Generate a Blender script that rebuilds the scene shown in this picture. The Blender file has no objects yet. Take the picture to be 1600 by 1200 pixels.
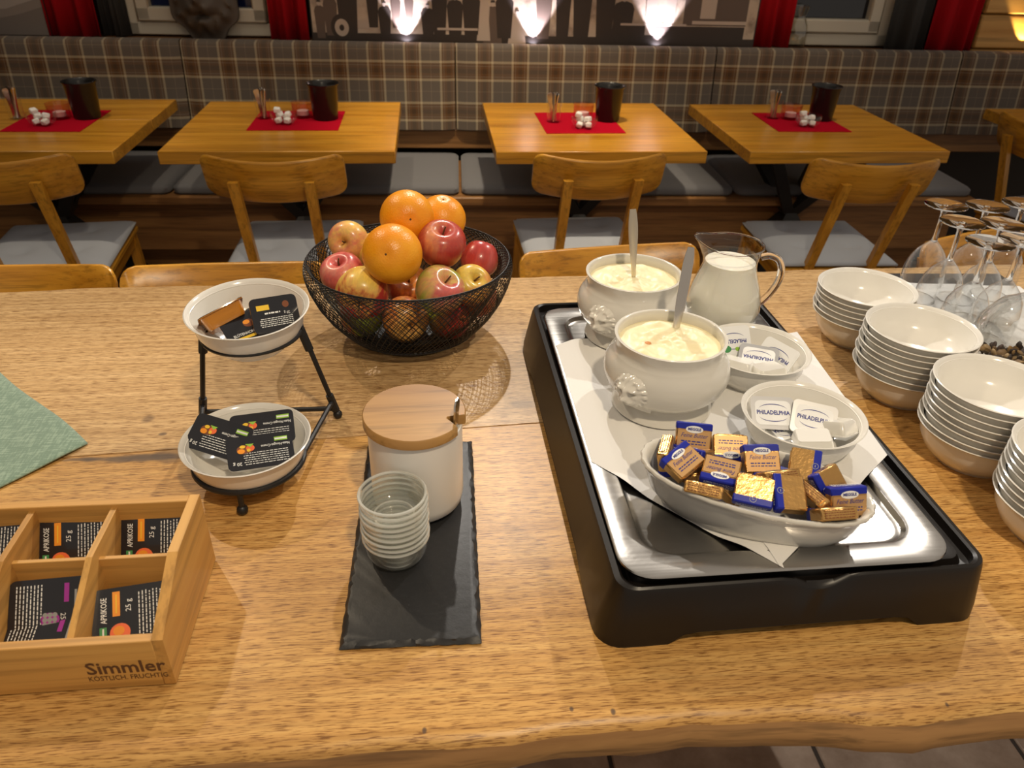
import bpy, math, random
from mathutils import Matrix, Vector, Euler, noise as mnoise
random.seed(7)
PI = math.pi
sc = bpy.context.scene
COL = sc.collection

# ------------------------------------------------------------------ camera
F = 1202.0
PITCH, ROLL, YAW = math.radians(32.074), math.radians(1.6146), math.radians(6.382)
CAM = Vector((0, 0, 1.37))
_f0 = Vector((math.sin(YAW), math.cos(YAW), 0)); _r0 = Vector((math.cos(YAW), -math.sin(YAW), 0)); _z = Vector((0, 0, 1))
FWD = _f0 * math.cos(PITCH) - _z * math.sin(PITCH)
_u0 = _z * math.cos(PITCH) + _f0 * math.sin(PITCH)
RGT = _r0 * math.cos(ROLL) + _u0 * math.sin(ROLL)
UPV = _u0 * math.cos(ROLL) - _r0 * math.sin(ROLL)
cam_d = bpy.data.cameras.new('camera'); cam = bpy.data.objects.new('camera', cam_d); COL.objects.link(cam)
cam_d.sensor_fit = 'HORIZONTAL'; cam_d.sensor_width = 36; cam_d.lens = F / 1600 * 36
cam_d.clip_start = .02; cam_d.clip_end = 60
cam_d.dof.use_dof = True; cam_d.dof.focus_distance = .92; cam_d.dof.aperture_fstop = 10
m3 = Matrix((RGT, UPV, -FWD)).transposed()
cam.matrix_world = Matrix.Translation(CAM) @ m3.to_4x4()
sc.camera = cam

def ray(u, v): return RGT * ((u - 800) / F) - UPV * ((v - 600) / F) + FWD
def P(u, v, z=.8):      # pixel -> point on the horizontal plane z
    d = ray(u, v); return CAM + d * ((z - CAM.z) / d.z)
def PY(u, v, y):        # pixel -> point on the vertical plane y
    d = ray(u, v); return CAM + d * (y / d.y)

# ------------------------------------------------------------------ world, lights, exposure
w = bpy.data.worlds.new('world'); sc.world = w; w.use_nodes = True
w.node_tree.nodes['Background'].inputs[0].default_value = (1.0, .87, .73, 1)
w.node_tree.nodes['Background'].inputs[1].default_value = .20
sc.view_settings.view_transform = 'Standard'; sc.view_settings.look = 'None'
sc.view_settings.gamma = 1; sc.view_settings.use_curve_mapping = False
sc.view_settings.exposure = 0.97
try:
    sc.cycles.transparent_max_bounces = 40; sc.cycles.max_bounces = 14; sc.cycles.transmission_bounces = 14
    sc.cycles.caustics_reflective = False; sc.cycles.caustics_refractive = False
except Exception: pass

def spot(name, loc, tgt, power, col, size=70, blend=.5, rad=.03):
    l = bpy.data.lights.new(name, 'SPOT'); l.energy = power; l.color = col; l.spot_size = math.radians(size)
    l.spot_blend = blend; l.shadow_soft_size = rad
    o = bpy.data.objects.new(name, l); COL.objects.link(o); o.location = loc
    o.rotation_euler = (Vector(tgt) - Vector(loc)).to_track_quat('-Z', 'Y').to_euler(); return o
WARM = (1, .82, .58); NEUT = (1, .93, .84)
spot('ceiling_spot_rear_offscreen', (.28, 2.75, 2.62), (.05, .85, .8), 60, NEUT, 62, .6, .022)
spot('ceiling_spot_right_offscreen', (1.55, 2.1, 2.62), (.35, .8, .8), 42, NEUT, 62, .6, .022)
spot('ceiling_spot_left_offscreen', (-1.1, 2.0, 2.62), (-.25, .8, .8), 30, WARM, 62, .6, .022)
spot('ceiling_spot_front_offscreen', (.35, -.35, 2.62), (.15, .65, .8), 42, WARM, 80, .8, .05)
for k_, (x, p) in enumerate(((-1.2, 18), (-.42, 18), (.30, 70), (1.2, 18))):
    spot('table_spot_%d_offscreen' % (k_ + 1), (x, 2.35, 2.62), (x, 2.65, .74), p, WARM, 46, .7, .03)

# ------------------------------------------------------------------ materials
MATS = {}
def mat(name, col=(.8, .8, .8), rough=.5, metal=0, spec=.5, trans=0, ior=1.45, sss=0, coat=0, sheen=0, emit=None, emits=0):
    if name in MATS: return MATS[name]
    m = bpy.data.materials.new(name); m.use_nodes = True; b = m.node_tree.nodes['Principled BSDF']
    b.inputs['Base Color'].default_value = (*col, 1); b.inputs['Roughness'].default_value = rough
    b.inputs['Metallic'].default_value = metal; b.inputs['Specular IOR Level'].default_value = spec
    b.inputs['Transmission Weight'].default_value = trans; b.inputs['IOR'].default_value = ior
    b.inputs['Coat Weight'].default_value = coat; b.inputs['Coat Roughness'].default_value = .05
    b.inputs['Sheen Weight'].default_value = sheen
    if sss:
        b.inputs['Subsurface Weight'].default_value = sss; b.inputs['Subsurface Radius'].default_value = (.01, .008, .005)
        b.inputs['Subsurface Scale'].default_value = .5
    if emit: b.inputs['Emission Color'].default_value = (*emit, 1); b.inputs['Emission Strength'].default_value = emits
    m.diffuse_color = (*col, 1); MATS[name] = m; return m
def N(m, t, **kw):
    n = m.node_tree.nodes.new(t)
    for k, v in kw.items(): setattr(n, k, v)
    return n
def L(m, a, b): m.node_tree.links.new(a, b)
def bsdf(m): return m.node_tree.nodes['Principled BSDF']
def ramp(m, stops, interp='LINEAR'):
    n = N(m, 'ShaderNodeValToRGB'); cr = n.color_ramp; cr.interpolation = interp
    while len(cr.elements) < len(stops): cr.elements.new(.5)
    for e, (p, c) in zip(cr.elements, stops): e.position = p; e.color = (*c, 1) if len(c) == 3 else c
    return n
def mixc(m, fac, a, b, mode='MIX'):
    n = N(m, 'ShaderNodeMix', data_type='RGBA', blend_type=mode)
    for s, v in ((n.inputs[0], fac), (n.inputs[6], a), (n.inputs[7], b)):
        if hasattr(v, 'links'): L(m, v, s)
        else: s.default_value = v if isinstance(v, (int, float)) else (*v, 1)
    return n.outputs[2]
def math_(m, op, a, b=0.0, c=0.0):
    n = N(m, 'ShaderNodeMath', operation=op)
    for s, v in zip(n.inputs, (a, b, c)):
        if hasattr(v, 'links'): L(m, v, s)
        else: s.default_value = v
    return n.outputs[0]
def coords(m, scale=(1, 1, 1), rnd=False):
    t = N(m, 'ShaderNodeTexCoord'); mp = N(m, 'ShaderNodeMapping'); mp.inputs['Scale'].default_value = scale
    L(m, t.outputs['Object'], mp.inputs[0])
    if rnd:
        oi = N(m, 'ShaderNodeObjectInfo'); v = N(m, 'ShaderNodeVectorMath', operation='SCALE'); v.inputs[0].default_value = (13, 7, 5)
        L(m, oi.outputs['Random'], v.inputs['Scale']); L(m, v.outputs[0], mp.inputs['Location'])
    return mp.outputs[0]
def noise(m, vec, scale=5, detail=4, rough=.55, dist=0):
    n = N(m, 'ShaderNodeTexNoise'); n.inputs['Scale'].default_value = scale; n.inputs['Detail'].default_value = detail
    n.inputs['Roughness'].default_value = rough; n.inputs['Distortion'].default_value = dist; L(m, vec, n.inputs['Vector']); return n.outputs[0]
def bump(m, h, strength=.2, dist=.001):
    b = N(m, 'ShaderNodeBump'); b.inputs['Strength'].default_value = strength; b.inputs['Distance'].default_value = dist
    L(m, h, b.inputs['Height']); L(m, b.outputs[0], bsdf(m).inputs['Normal'])
def wood(name, dark, light, axis='x', rough=.4, freq=9, pore=.35, stretch=14, coat=0):
    if name in MATS: return MATS[name]
    m = mat(name, light, rough, coat=coat)
    s = [freq * stretch] * 3; i = 'xyz'.index(axis); s[i] = freq
    s = [q / 6 for q in s]
    c = coords(m, tuple(s), True)
    n1 = noise(m, c, 1.0, 5, .6, .8)
    r1 = ramp(m, [(.30, dark), (.5, tuple((a + b) / 2 for a, b in zip(dark, light))), (.70, light)]); L(m, n1, r1.inputs[0])
    s2 = [q * 5 for q in s]; s2[i] = s[i] * 2.2
    c2 = coords(m, tuple(s2), True); n2 = noise(m, c2, 1.0, 3, .7)
    r2 = ramp(m, [(.36, (1 - pore,) * 3), (.50, (1, 1, 1))]); L(m, n2, r2.inputs[0])
    out = mixc(m, 1.0, r1.outputs[0], r2.outputs[0], 'MULTIPLY')
    L(m, out, bsdf(m).inputs['Base Color']); bump(m, n2, .12, .0006)
    return m

def thin_glass(name, tint=(.97, .98, .97), base=.05, amp=.75, power=3.0, rough=.015, milk=0.0):
    if name in MATS: return MATS[name]
    m = bpy.data.materials.new(name); m.use_nodes = True; nt = m.node_tree; nt.nodes.remove(nt.nodes['Principled BSDF'])
    tr = N(m, 'ShaderNodeBsdfTransparent'); tr.inputs[0].default_value = (*tint, 1)
    gl = N(m, 'ShaderNodeBsdfGlossy'); gl.inputs['Roughness'].default_value = rough; gl.inputs[0].default_value = (1, 1, 1, 1)
    lw = N(m, 'ShaderNodeLayerWeight'); lw.inputs[0].default_value = .5
    p = math_(m, 'POWER', lw.outputs['Facing'], power); q = math_(m, 'MULTIPLY_ADD', p, amp, base)
    mx = N(m, 'ShaderNodeMixShader'); L(m, q, mx.inputs[0]); L(m, tr.outputs[0], mx.inputs[1]); L(m, gl.outputs[0], mx.inputs[2])
    out = mx.outputs[0]
    if milk:
        df = N(m, 'ShaderNodeBsdfDiffuse'); df.inputs[0].default_value = (.85, .86, .80, 1); m2 = N(m, 'ShaderNodeMixShader'); m2.inputs[0].default_value = milk
        L(m, out, m2.inputs[1]); L(m, df.outputs[0], m2.inputs[2]); out = m2.outputs[0]
    L(m, out, nt.nodes['Material Output'].inputs[0]); MATS[name] = m; return m

def buffet_wood(name, pink):
    m = mat(name, (.6, .4, .22), .38)
    c = coords(m, (3.0, 75, 75)); n1 = noise(m, c, 1.0, 6, .6, .9)
    a, b, d = ((.46, .285, .125), (.59, .39, .185), (.68, .47, .24)) if pink else ((.46, .245, .068), (.60, .340, .105), (.69, .425, .145))  # pink set: back board's own tone plus lamp glare painted into the colour
    r1 = ramp(m, [(.28, a), (.48, b), (.70, d)]); L(m, n1, r1.inputs[0])
    wv = N(m, 'ShaderNodeTexWave', wave_type='BANDS', bands_direction='Y'); wv.inputs['Scale'].default_value = 26
    wv.inputs['Distortion'].default_value = 9; wv.inputs['Detail'].default_value = 3; wv.inputs['Detail Scale'].default_value = .35
    L(m, coords(m, (.16, 1, 1)), wv.inputs[0])
    rw = ramp(m, [(.0, (.66, .62, .58)), (.35, (1, 1, 1))]); L(m, wv.outputs[1], rw.inputs[0])
    o1 = mixc(m, .45, r1.outputs[0], rw.outputs[0], 'MULTIPLY')
    n2 = noise(m, coords(m, (55, 900, 900)), 1.0, 2, .6)
    r2 = ramp(m, [(.38, (.34, .24, .14)), (.49, (1, 1, 1))]); L(m, n2, r2.inputs[0])
    o2 = mixc(m, .9, o1, r2.outputs[0], 'MULTIPLY')
    # broad tone patches, knots and a dark seam of filler
    n3 = noise(m, coords(m, (1.4, 3, 3)), 1.3, 2, .5); r3 = ramp(m, [(.3, (.80, .76, .70)), (.7, (1.12, 1.08, 1.04))]); L(m, n3, r3.inputs[0])
    o3 = mixc(m, .8, o2, r3.outputs[0], 'MULTIPLY')
    t = N(m, 'ShaderNodeTexCoord')
    wob = N(m, 'ShaderNodeTexNoise'); wob.inputs['Scale'].default_value = 22; L(m, t.outputs['Object'], wob.inputs['Vector'])
    for (kx, ky, rx, ry, st) in KNOTS:
        sp = N(m, 'ShaderNodeMapping'); sp.inputs['Location'].default_value = (-kx / rx, -ky / ry, 0); sp.inputs['Scale'].default_value = (1 / rx, 1 / ry, 0)
        L(m, t.outputs['Object'], sp.inputs[0])
        ln = N(m, 'ShaderNodeVectorMath', operation='LENGTH'); L(m, sp.outputs[0], ln.inputs[0])
        dd = math_(m, 'ADD', ln.outputs['Value'], math_(m, 'MULTIPLY', math_(m, 'SUBTRACT', wob.outputs[0], .5), 1.6))
        rk = ramp(m, [(.0, (1, 1, 1)), (.6, (.85, .85, .85)), (1, (0, 0, 0))]); L(m, dd, rk.inputs[0])
        o3 = mixc(m, math_(m, 'MULTIPLY', rk.outputs[0], st), o3, (.07, .045, .035))
    L(m, o3, bsdf(m).inputs['Base Color']); bump(m, n2, .15, .0007)
    return m
_k = [P(232, 655), P(205, 716), P(265, 712), P(130, 718), P(255, 678), P(1290, 612), P(820, 632), P(663, 1141), P(893, 1108), P(958, 1112), P(1480, 1100)]
KNOTS = [(_k[0].x, _k[0].y, .010, .012, .55), (_k[1].x, _k[1].y, .085, .0085, .95), (_k[2].x, _k[2].y, .022, .018, .6), (_k[3].x, _k[3].y, .05, .004, .7),
         (_k[4].x, _k[4].y, .006, .004, .8), (_k[5].x, _k[5].y, .03, .01, .25), (_k[6].x, _k[6].y, .02, .012, .35)] + [(q.x, q.y, .0022, .003, .9) for q in _k[7:]]

def plaid():
    m = mat('plaid_fabric', (.3, .25, .2), .9, sheen=.15)
    t = N(m, 'ShaderNodeTexCoord'); sp = N(m, 'ShaderNodeSeparateXYZ'); L(m, t.outputs['Object'], sp.inputs[0])
    g = (.105, .083, .066); br = (.115, .050, .014); cr = (.42, .34, .22); th = (.20, .15, .105); dk = (.062, .030, .010)
    st = [(0, cr), (.055, br), (.10, th), (.12, br), (.19, dk), (.30, br), (.36, th), (.38, br), (.43, cr), (.49, g), (.735, th), (.755, g)]
    def band(sock, per, off):
        f = math_(m, 'FRACT', math_(m, 'MULTIPLY_ADD', sock, 1 / per, off)); r = ramp(m, st, 'CONSTANT'); L(m, f, r.inputs[0]); return r.outputs[0]
    a = band(sp.outputs[0], .135, .3); b = band(sp.outputs[2], .144, .52)
    o = mixc(m, .5, a, b); L(m, o, bsdf(m).inputs['Base Color'])
    n = noise(m, coords(m, (900, 900, 900)), 1, 2); bump(m, n, .25, .0008); return m

def fruit_mat(name, c1, c2, c3, lo=.38, hi=.62, fleck=.25, rough=.28):
    m = mat(name, c1, rough, coat=.15)
    c = coords(m, (16, 16, 7), True); n = noise(m, c, 1.0, 3, .55, .6)
    tz = N(m, 'ShaderNodeTexCoord'); sz = N(m, 'ShaderNodeSeparateXYZ'); L(m, tz.outputs['Object'], sz.inputs[0]); n = math_(m, 'ADD', n, math_(m, 'MULTIPLY', sz.outputs[2], 5.0))
    ns = noise(m, coords(m, (120, 120, 14), True), 1.0, 3); n = math_(m, 'ADD', n, math_(m, 'MULTIPLY', math_(m, 'SUBTRACT', ns, .5), .35))
    r = ramp(m, [(lo, c1), ((lo + hi) / 2, c2), (hi, c3)]); L(m, n, r.inputs[0])
    n2 = noise(m, coords(m, (260, 260, 60), True), 1.0, 2); r2 = ramp(m, [(.42, (1, 1, 1)), (.70, (1 + fleck, 1 + fleck * .9, 1))]); L(m, n2, r2.inputs[0])
    L(m, mixc(m, .7, r.outputs[0], r2.outputs[0], 'MULTIPLY'), bsdf(m).inputs['Base Color']); return m

white_c = mat('white_porcelain', (.76, .74, .69), .16, coat=.3)
ivory_c = mat('ivory_porcelain', (.66, .635, .575), .14, coat=.35)
black_m = mat('black_metal', (.012, .012, .013), .42, spec=.5)
black_p = mat('black_plastic', (.008, .006, .005), .36, spec=.45)
steel = mat('brushed_steel', (.52, .50, .47), .24, metal=1)
n_ = noise(steel, coords(steel, (4, 300, 300)), 1, 3); r_ = ramp(steel, [(.3, (.21,) * 3), (.7, (.27,) * 3)]); L(steel, n_, r_.inputs[0]); L(steel, r_.outputs[0], bsdf(steel).inputs['Roughness'])
chrome = mat('polished_cutlery_steel', (.62, .58, .53), .2, metal=1)
paper_m = mat('white_baking_paper', (.74, .73, .71), .7)
glass_t = thin_glass('clear_thin_glass')
glass_r = mat('clear_solid_glass', (1, 1, 1), .02, trans=1, ior=1.45)
oakx = wood('oak_grain_lengthwise', (.42, .175, .012), (.68, .335, .036), 'x', .30)
oaky = wood('oak_grain_depthwise', (.42, .175, .012), (.68, .335, .036), 'y', .34)
oakz = wood('oak_grain_upright', (.42, .175, .012), (.68, .335, .036), 'z', .34)
boxx = wood('box_oak_lengthwise', (.46, .22, .050), (.64, .36, .10), 'x', .45, pore=.25)
boxy = wood('box_oak_depthwise', (.46, .22, .050), (.64, .36, .10), 'y', .45, pore=.25)
slate_m = mat('slate_stone', (.018, .018, .019), .42)
n_ = noise(slate_m, coords(slate_m, (60, 60, 60)), 1, 6, .65); bump(slate_m, n_, .35, .001)
n_ = noise(slate_m, coords(slate_m, (260, 260, 260)), 1, 3, .6); r_ = ramp(slate_m, [(.5, (.017, .017, .018)), (.74, (.022, .022, .023)), (.80, (.12, .12, .12))]); L(slate_m, n_, r_.inputs[0]); L(slate_m, r_.outputs[0], bsdf(slate_m).inputs['Base Color'])
PLAID = plaid()

# ------------------------------------------------------------------ mesh helpers
class MB:
    def __init__(s): s.v = []; s.f = []; s.mi = []
    def add(s, vs, fs, mi=0, M=None):
        o = len(s.v); s.v += [tuple(M @ Vector(q)) if M else tuple(q) for q in vs]
        s.f += [tuple(i + o for i in q) for q in fs]; s.mi += [mi] * len(fs); return s
    def box(s, c, d, bev=0.0, mi=0, M=None):
        hx, hy, hz = d[0] / 2, d[1] / 2, d[2] / 2; cx, cy, cz = c
        if bev <= 0:
            vs = [(cx + a * hx, cy + b * hy, cz + e * hz) for a in (-1, 1) for b in (-1, 1) for e in (-1, 1)]
            return s.add(vs, [(0, 1, 3, 2), (4, 6, 7, 5), (0, 4, 5, 1), (2, 3, 7, 6), (0, 2, 6, 4), (1, 5, 7, 3)], mi, M)
        b_ = min(bev, hx * .98, hy * .98, hz * .98); vs = []; idx = {}
        for a in (-1, 1):
            for b in (-1, 1):
                for e in (-1, 1):
                    for k in range(3):
                        p = [a * (hx - b_), b * (hy - b_), e * (hz - b_)]; p[k] = (a * hx, b * hy, e * hz)[k]
                        idx[(a, b, e, k)] = len(vs); vs.append((cx + p[0], cy + p[1], cz + p[2]))
        fs = []
        for k in range(3):
            o1, o2 = (k + 1) % 3, (k + 2) % 3
            for sg in (-1, 1):
                q = []
                for (p1, p2) in ((-1, -1), (1, -1), (1, 1), (-1, 1)):
                    key = [0, 0, 0]; key[k] = sg; key[o1] = p1; key[o2] = p2; q.append(idx[(*key, k)])
                fs.append(tuple(q if sg > 0 else q[::-1]))
        for k in range(3):
            o1, o2 = (k + 1) % 3, (k + 2) % 3
            for s1 in (-1, 1):
                for s2 in (-1, 1):
                    k0 = [0, 0, 0]; k1 = [0, 0, 0]; k0[k] = -1; k1[k] = 1
                    for kk in (k0, k1): kk[o1] = s1; kk[o2] = s2
                    q = [idx[(*k0, o1)], idx[(*k1, o1)], idx[(*k1, o2)], idx[(*k0, o2)]]
                    fs.append(tuple(q if s1 * s2 < 0 else q[::-1]))
        for a in (-1, 1):
            for b in (-1, 1):
                for e in (-1, 1):
                    q = [idx[(a, b, e, 0)], idx[(a, b, e, 1)], idx[(a, b, e, 2)]]
                    fs.append(tuple(q if a * b * e > 0 else q[::-1]))
        return s.add(vs, fs, mi, M)
    def loft(s, loops, cap0=True, cap1=True, mi=0, M=None, closed=True):
        n = len(loops[0]); vs = [p for l in loops for p in l]; fs = []
        for i in range(len(loops) - 1):
            for j in range(n if closed else n - 1):
                k = (j + 1) % n; fs.append((i * n + j, i * n + k, (i + 1) * n + k, (i + 1) * n + j))
        if cap0: fs.append(tuple(range(n))[::-1])
        if cap1: fs.append(tuple((len(loops) - 1) * n + j for j in range(n)))
        return s.add(vs, fs, mi, M)
    def lathe(s, prof, n=40, mi=0, M=None, cap0=False, cap1=False):
        loops = [[(max(r, 1e-5) * math.cos(2 * PI * j / n), max(r, 1e-5) * math.sin(2 * PI * j / n), z) for j in range(n)] for r, z in prof]
        return s.loft(loops, cap0, cap1, mi, M)
    def tube(s, pts, r, n=8, closed=False, mi=0, M=None, cap=True):
        pts = [Vector(p) for p in pts]; loops = []; m = len(pts)
        rs = r if isinstance(r, (list, tuple)) else [r] * m; prev = None
        for i, p in enumerate(pts):
            if closed: t = pts[(i + 1) % m] - pts[i - 1]
            else: t = pts[min(i + 1, m - 1)] - pts[max(i - 1, 0)]
            t.normalize()
            if prev is None:
                a = Vector((0, 0, 1)) if abs(t.z) < .9 else Vector((1, 0, 0)); u = t.cross(a).normalized()
            else: u = (prev - t * prev.dot(t)).normalized()
            prev = u; v = t.cross(u)
            loops.append([tuple(p + (u * math.cos(2 * PI * k / n) + v * math.sin(2 * PI * k / n)) * rs[i]) for k in range(n)])
        if closed: loops.append(loops[0]); cap = False
        return s.loft(loops, cap, cap, mi, M)
    def prism(s, poly, z0, z1, mi=0, M=None, bev=0):
        if bev:
            cx = sum(p[0] for p in poly) / len(poly); cy = sum(p[1] for p in poly) / len(poly)
            def ins(b): return [(cx + (x - cx) * (1 - b / max(.001, math.hypot(x - cx, y - cy))), cy + (y - cy) * (1 - b / max(.001, math.hypot(x - cx, y - cy)))) for x, y in poly]
            i = ins(bev)
            return s.loft([[(x, y, z0) for x, y in i], [(x, y, z0 + bev) for x, y in poly], [(x, y, z1 - bev) for x, y in poly], [(x, y, z1) for x, y in i]], mi=mi, M=M)
        return s.loft([[(x, y, z0) for x, y in poly], [(x, y, z1) for x, y in poly]], mi=mi, M=M)
    def ball(s, c, r, n=12, mi=0, sc_=(1, 1, 1)):
        pr = [(math.sin(PI * i / n) * r, -math.cos(PI * i / n) * r) for i in range(n + 1)]
        return s.lathe(pr, n * 2, mi, Matrix.Translation(c) @ Matrix.Diagonal((*sc_, 1)))
    def grid(s, fn, nu, nv, mi=0, M=None, closed_u=False):
        vs = [fn(i / nu, j / nv) for j in range(nv + 1) for i in range(nu + 1)]
        fs = [(j * (nu + 1) + i, j * (nu + 1) + i + 1, (j + 1) * (nu + 1) + i + 1, (j + 1) * (nu + 1) + i) for j in range(nv) for i in range(nu)]
        return s.add(vs, fs, mi, M)
    def mesh(s, name, mats, ang=38):
        me = bpy.data.meshes.new(name); me.from_pydata(s.v, [], s.f)
        for q in (mats if isinstance(mats, (list, tuple)) else [mats]): me.materials.append(q)
        me.polygons.foreach_set('material_index', s.mi); me.polygons.foreach_set('use_smooth', [True] * len(s.f))
        me.update()
        try: me.set_sharp_from_angle(angle=math.radians(ang))
        except Exception: pass
        return me
    def obj(s, name, mats, parent=None, loc=(0, 0, 0), rot=(0, 0, 0), ang=38):
        return ob(name, s.mesh(name, mats, ang), parent, loc, rot)
def ob(name, me, parent=None, loc=(0, 0, 0), rot=(0, 0, 0)):
    o = bpy.data.objects.new(name, me); COL.objects.link(o); o.location = loc; o.rotation_euler = rot
    if parent: o.parent = parent
    return o
def tag(o, label, cat, group=None):
    o['label'] = label; o['category'] = cat
    if group: o['group'] = group
    return o
def thing(name, label, cat, loc=(0, 0, 0), rot=(0, 0, 0), group=None): return tag(ob(name, None, None, loc, rot), label, cat, group)
def struct(o): o['kind'] = 'structure'; return o
def stuff(o): o['kind'] = 'stuff'; return o
def dup(root, loc=None, rot=None, label=None, group=None):
    r = root.copy(); COL.objects.link(r)
    if loc is not None: r.location = loc
    if rot is not None: r.rotation_euler = rot
    if label: r['label'] = label
    if group: r['group'] = group
    for ch in list(root.children):
        c = ch.copy(); COL.objects.link(c); c.parent = r
        for g in list(ch.children):
            d = g.copy(); COL.objects.link(d); d.parent = c
    return r
def rrect(w, h, r, z, n=5, sx=1, sy=1, cx=0, cy=0):
    pts = []; cs = [(w / 2 - r, h / 2 - r, 0), (-w / 2 + r, h / 2 - r, 90), (-w / 2 + r, -h / 2 + r, 180), (w / 2 - r, -h / 2 + r, 270)]
    for k, (x, y, a0) in enumerate(cs):
        arc = [(x + r * math.cos(math.radians(a0 + 90 * i / n)), y + r * math.sin(math.radians(a0 + 90 * i / n))) for i in range(n + 1)]
        pts += arc; nx = cs[(k + 1) % 4]; a1 = math.radians(nx[2]); e = (nx[0] + r * math.cos(a1), nx[1] + r * math.sin(a1)); st = arc[-1]
        m = sy if k in (1, 3) else sx
        for i in range(1, m): pts.append((st[0] + (e[0] - st[0]) * i / m, st[1] + (e[1] - st[1]) * i / m))
    return [(x + cx, y + cy, z) for x, y in pts]
_TX = {}
def text_geo(s, bold=0.0, shear=0.0):
    k = (s, bold, shear)
    if k in _TX: return _TX[k]
    cv = bpy.data.curves.new('t', 'FONT'); cv.body = s; cv.size = 1; cv.align_x = 'CENTER'; cv.align_y = 'CENTER'; cv.resolution_u = 2; cv.offset = bold; cv.shear = shear
    o = bpy.data.objects.new('t', cv); COL.objects.link(o); dg = bpy.context.evaluated_depsgraph_get(); e = o.evaluated_get(dg); me = e.to_mesh()
    r = ([tuple(v.co) for v in me.vertices], [tuple(p.vertices) for p in me.polygons])
    e.to_mesh_clear(); bpy.data.objects.remove(o); bpy.data.curves.remove(cv); _TX[k] = r; return r
class Print(MB):        # flat print in the XY plane, one mesh, several inks
    def __init__(s): super().__init__(); s.mats = []; s.z = 0.0
    def ink(s, m):
        if m not in s.mats: s.mats.append(m)
        return s.mats.index(m)
    def rect(s, x0, y0, x1, y1, m, dz=0): return s.add([(x0, y0, dz), (x1, y0, dz), (x1, y1, dz), (x0, y1, dz)], [(0, 1, 2, 3)], s.ink(m))
    def poly(s, pts, m, dz=0): return s.add([(x, y, dz) for x, y in pts], [tuple(range(len(pts)))], s.ink(m))
    def disc(s, x, y, rx, ry, m, dz=0, n=18): return s.poly([(x + rx * math.cos(2 * PI * i / n), y + ry * math.sin(2 * PI * i / n)) for i in range(n)], m, dz)
    def text(s, t, x, y, size, m, dz=0, rot=0, bold=.0, shear=0, sx=1):
        v, f = text_geo(t, bold, shear); M_ = Matrix.Translation((x, y, dz)) @ Matrix.Rotation(rot, 4, 'Z') @ Matrix.Diagonal((size * sx, size, 1, 1))
        return s.add(v, f, s.ink(m), M_)
    def obj(s, name, parent=None, loc=(0, 0, 0), rot=(0, 0, 0)): return MB.obj(s, name, s.mats, parent, loc, rot)
ink_w = mat('ink_white', (.80, .80, .78), .5); ink_k = mat('ink_black', (.012, .012, .014), .3); ink_o = mat('ink_orange', (.85, .30, .02), .5)
ink_g = mat('ink_green', (.06, .28, .09), .5); ink_lg = mat('ink_lime', (.30, .55, .06), .5); ink_b = mat('ink_navy', (.02, .03, .22), .4); ink_p = mat('ink_purple', (.35, .03, .30), .5)
ink_y = mat('ink_yellow', (.85, .55, .04), .5); ink_ap = mat('ink_apricot', (.85, .16, .05), .5); ink_br = mat('ink_brown', (.20, .06, .02), .5); ink_gy = mat('ink_grey', (.30, .30, .30), .5)

# ================================================================== THE SETTING
WR = -.033
def W(x, y, z=0.0): return Vector((x * math.cos(WR) - y * math.sin(WR), 3.1 + x * math.sin(WR) + y * math.cos(WR), z))
WROT = (0, 0, WR)
# floor and its tiles
grout = mat('dark_grout', (.05, .04, .033), .9)
tile_m = mat('brown_stone_tile', (.14, .11, .085), .5)
n_ = noise(tile_m, coords(tile_m, (9, 9, 9), True), 1, 6, .65); r_ = ramp(tile_m, [(.3, (.24, .17, .12)), (.7, (.46, .36, .28))]); L(tile_m, n_, r_.inputs[0]); L(tile_m, r_.outputs[0], bsdf(tile_m).inputs['Base Color']); bump(tile_m, n_, .2, .002)
floor = struct(MB().box((.4, 1.45, -.05), (6.4, 4.9, .092)).obj('floor', grout))
tl = MB().box((0, 0, 0), (.392, .392, .012), .003).mesh('tile', tile_m)
for i in range(-6, 8):
    for j in range(-2, 10): ob('tile', tl, floor, (.1 + i * .4, -.05 + j * .4, .0 - .006 + .0015 * random.uniform(-1, 1)))
# back wall and right-hand timber wall
wall_m = mat('dark_plaster', (.05, .042, .036), .85)
struct(MB().box((0, 0, 1.25), (5.4, .1, 2.5)).obj('wall_back', wall_m, None, W(.3, .22), WROT))
struct(MB().box((0, 0, 1.25), (.1, 4.4, 2.5)).obj('wall_left', wall_m, None, (-2.28, 1.15, 0)))
pine = wood('pine_log_wall', (.42, .20, .045), (.62, .36, .11), 'x', .5, freq=5)
wr = struct(MB().box((0, .05, 1.25), (.95, .03, 2.5)).obj('wall_right', wall_m, None, W(2.62, .07), WROT))
zz = .60
for k, h in enumerate((.13, .19, .125, .20, .19, .20, .2, .2)):
    MB().box((0, 0, zz + h / 2), (.96, .05, h - .004), .006).obj('plank', pine, wr, (0, .015 - .003 * (k % 2), 0)); zz += h
# window ledge behind the bench back
struct(MB().box((0, 0, 0), (4.9, .15, .022), .004).obj('trim_1', wood('ledge_walnut', (.11, .05, .02), (.22, .11, .045), 'x', .4), None, W(.35, .10, .898), WROT))
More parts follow.
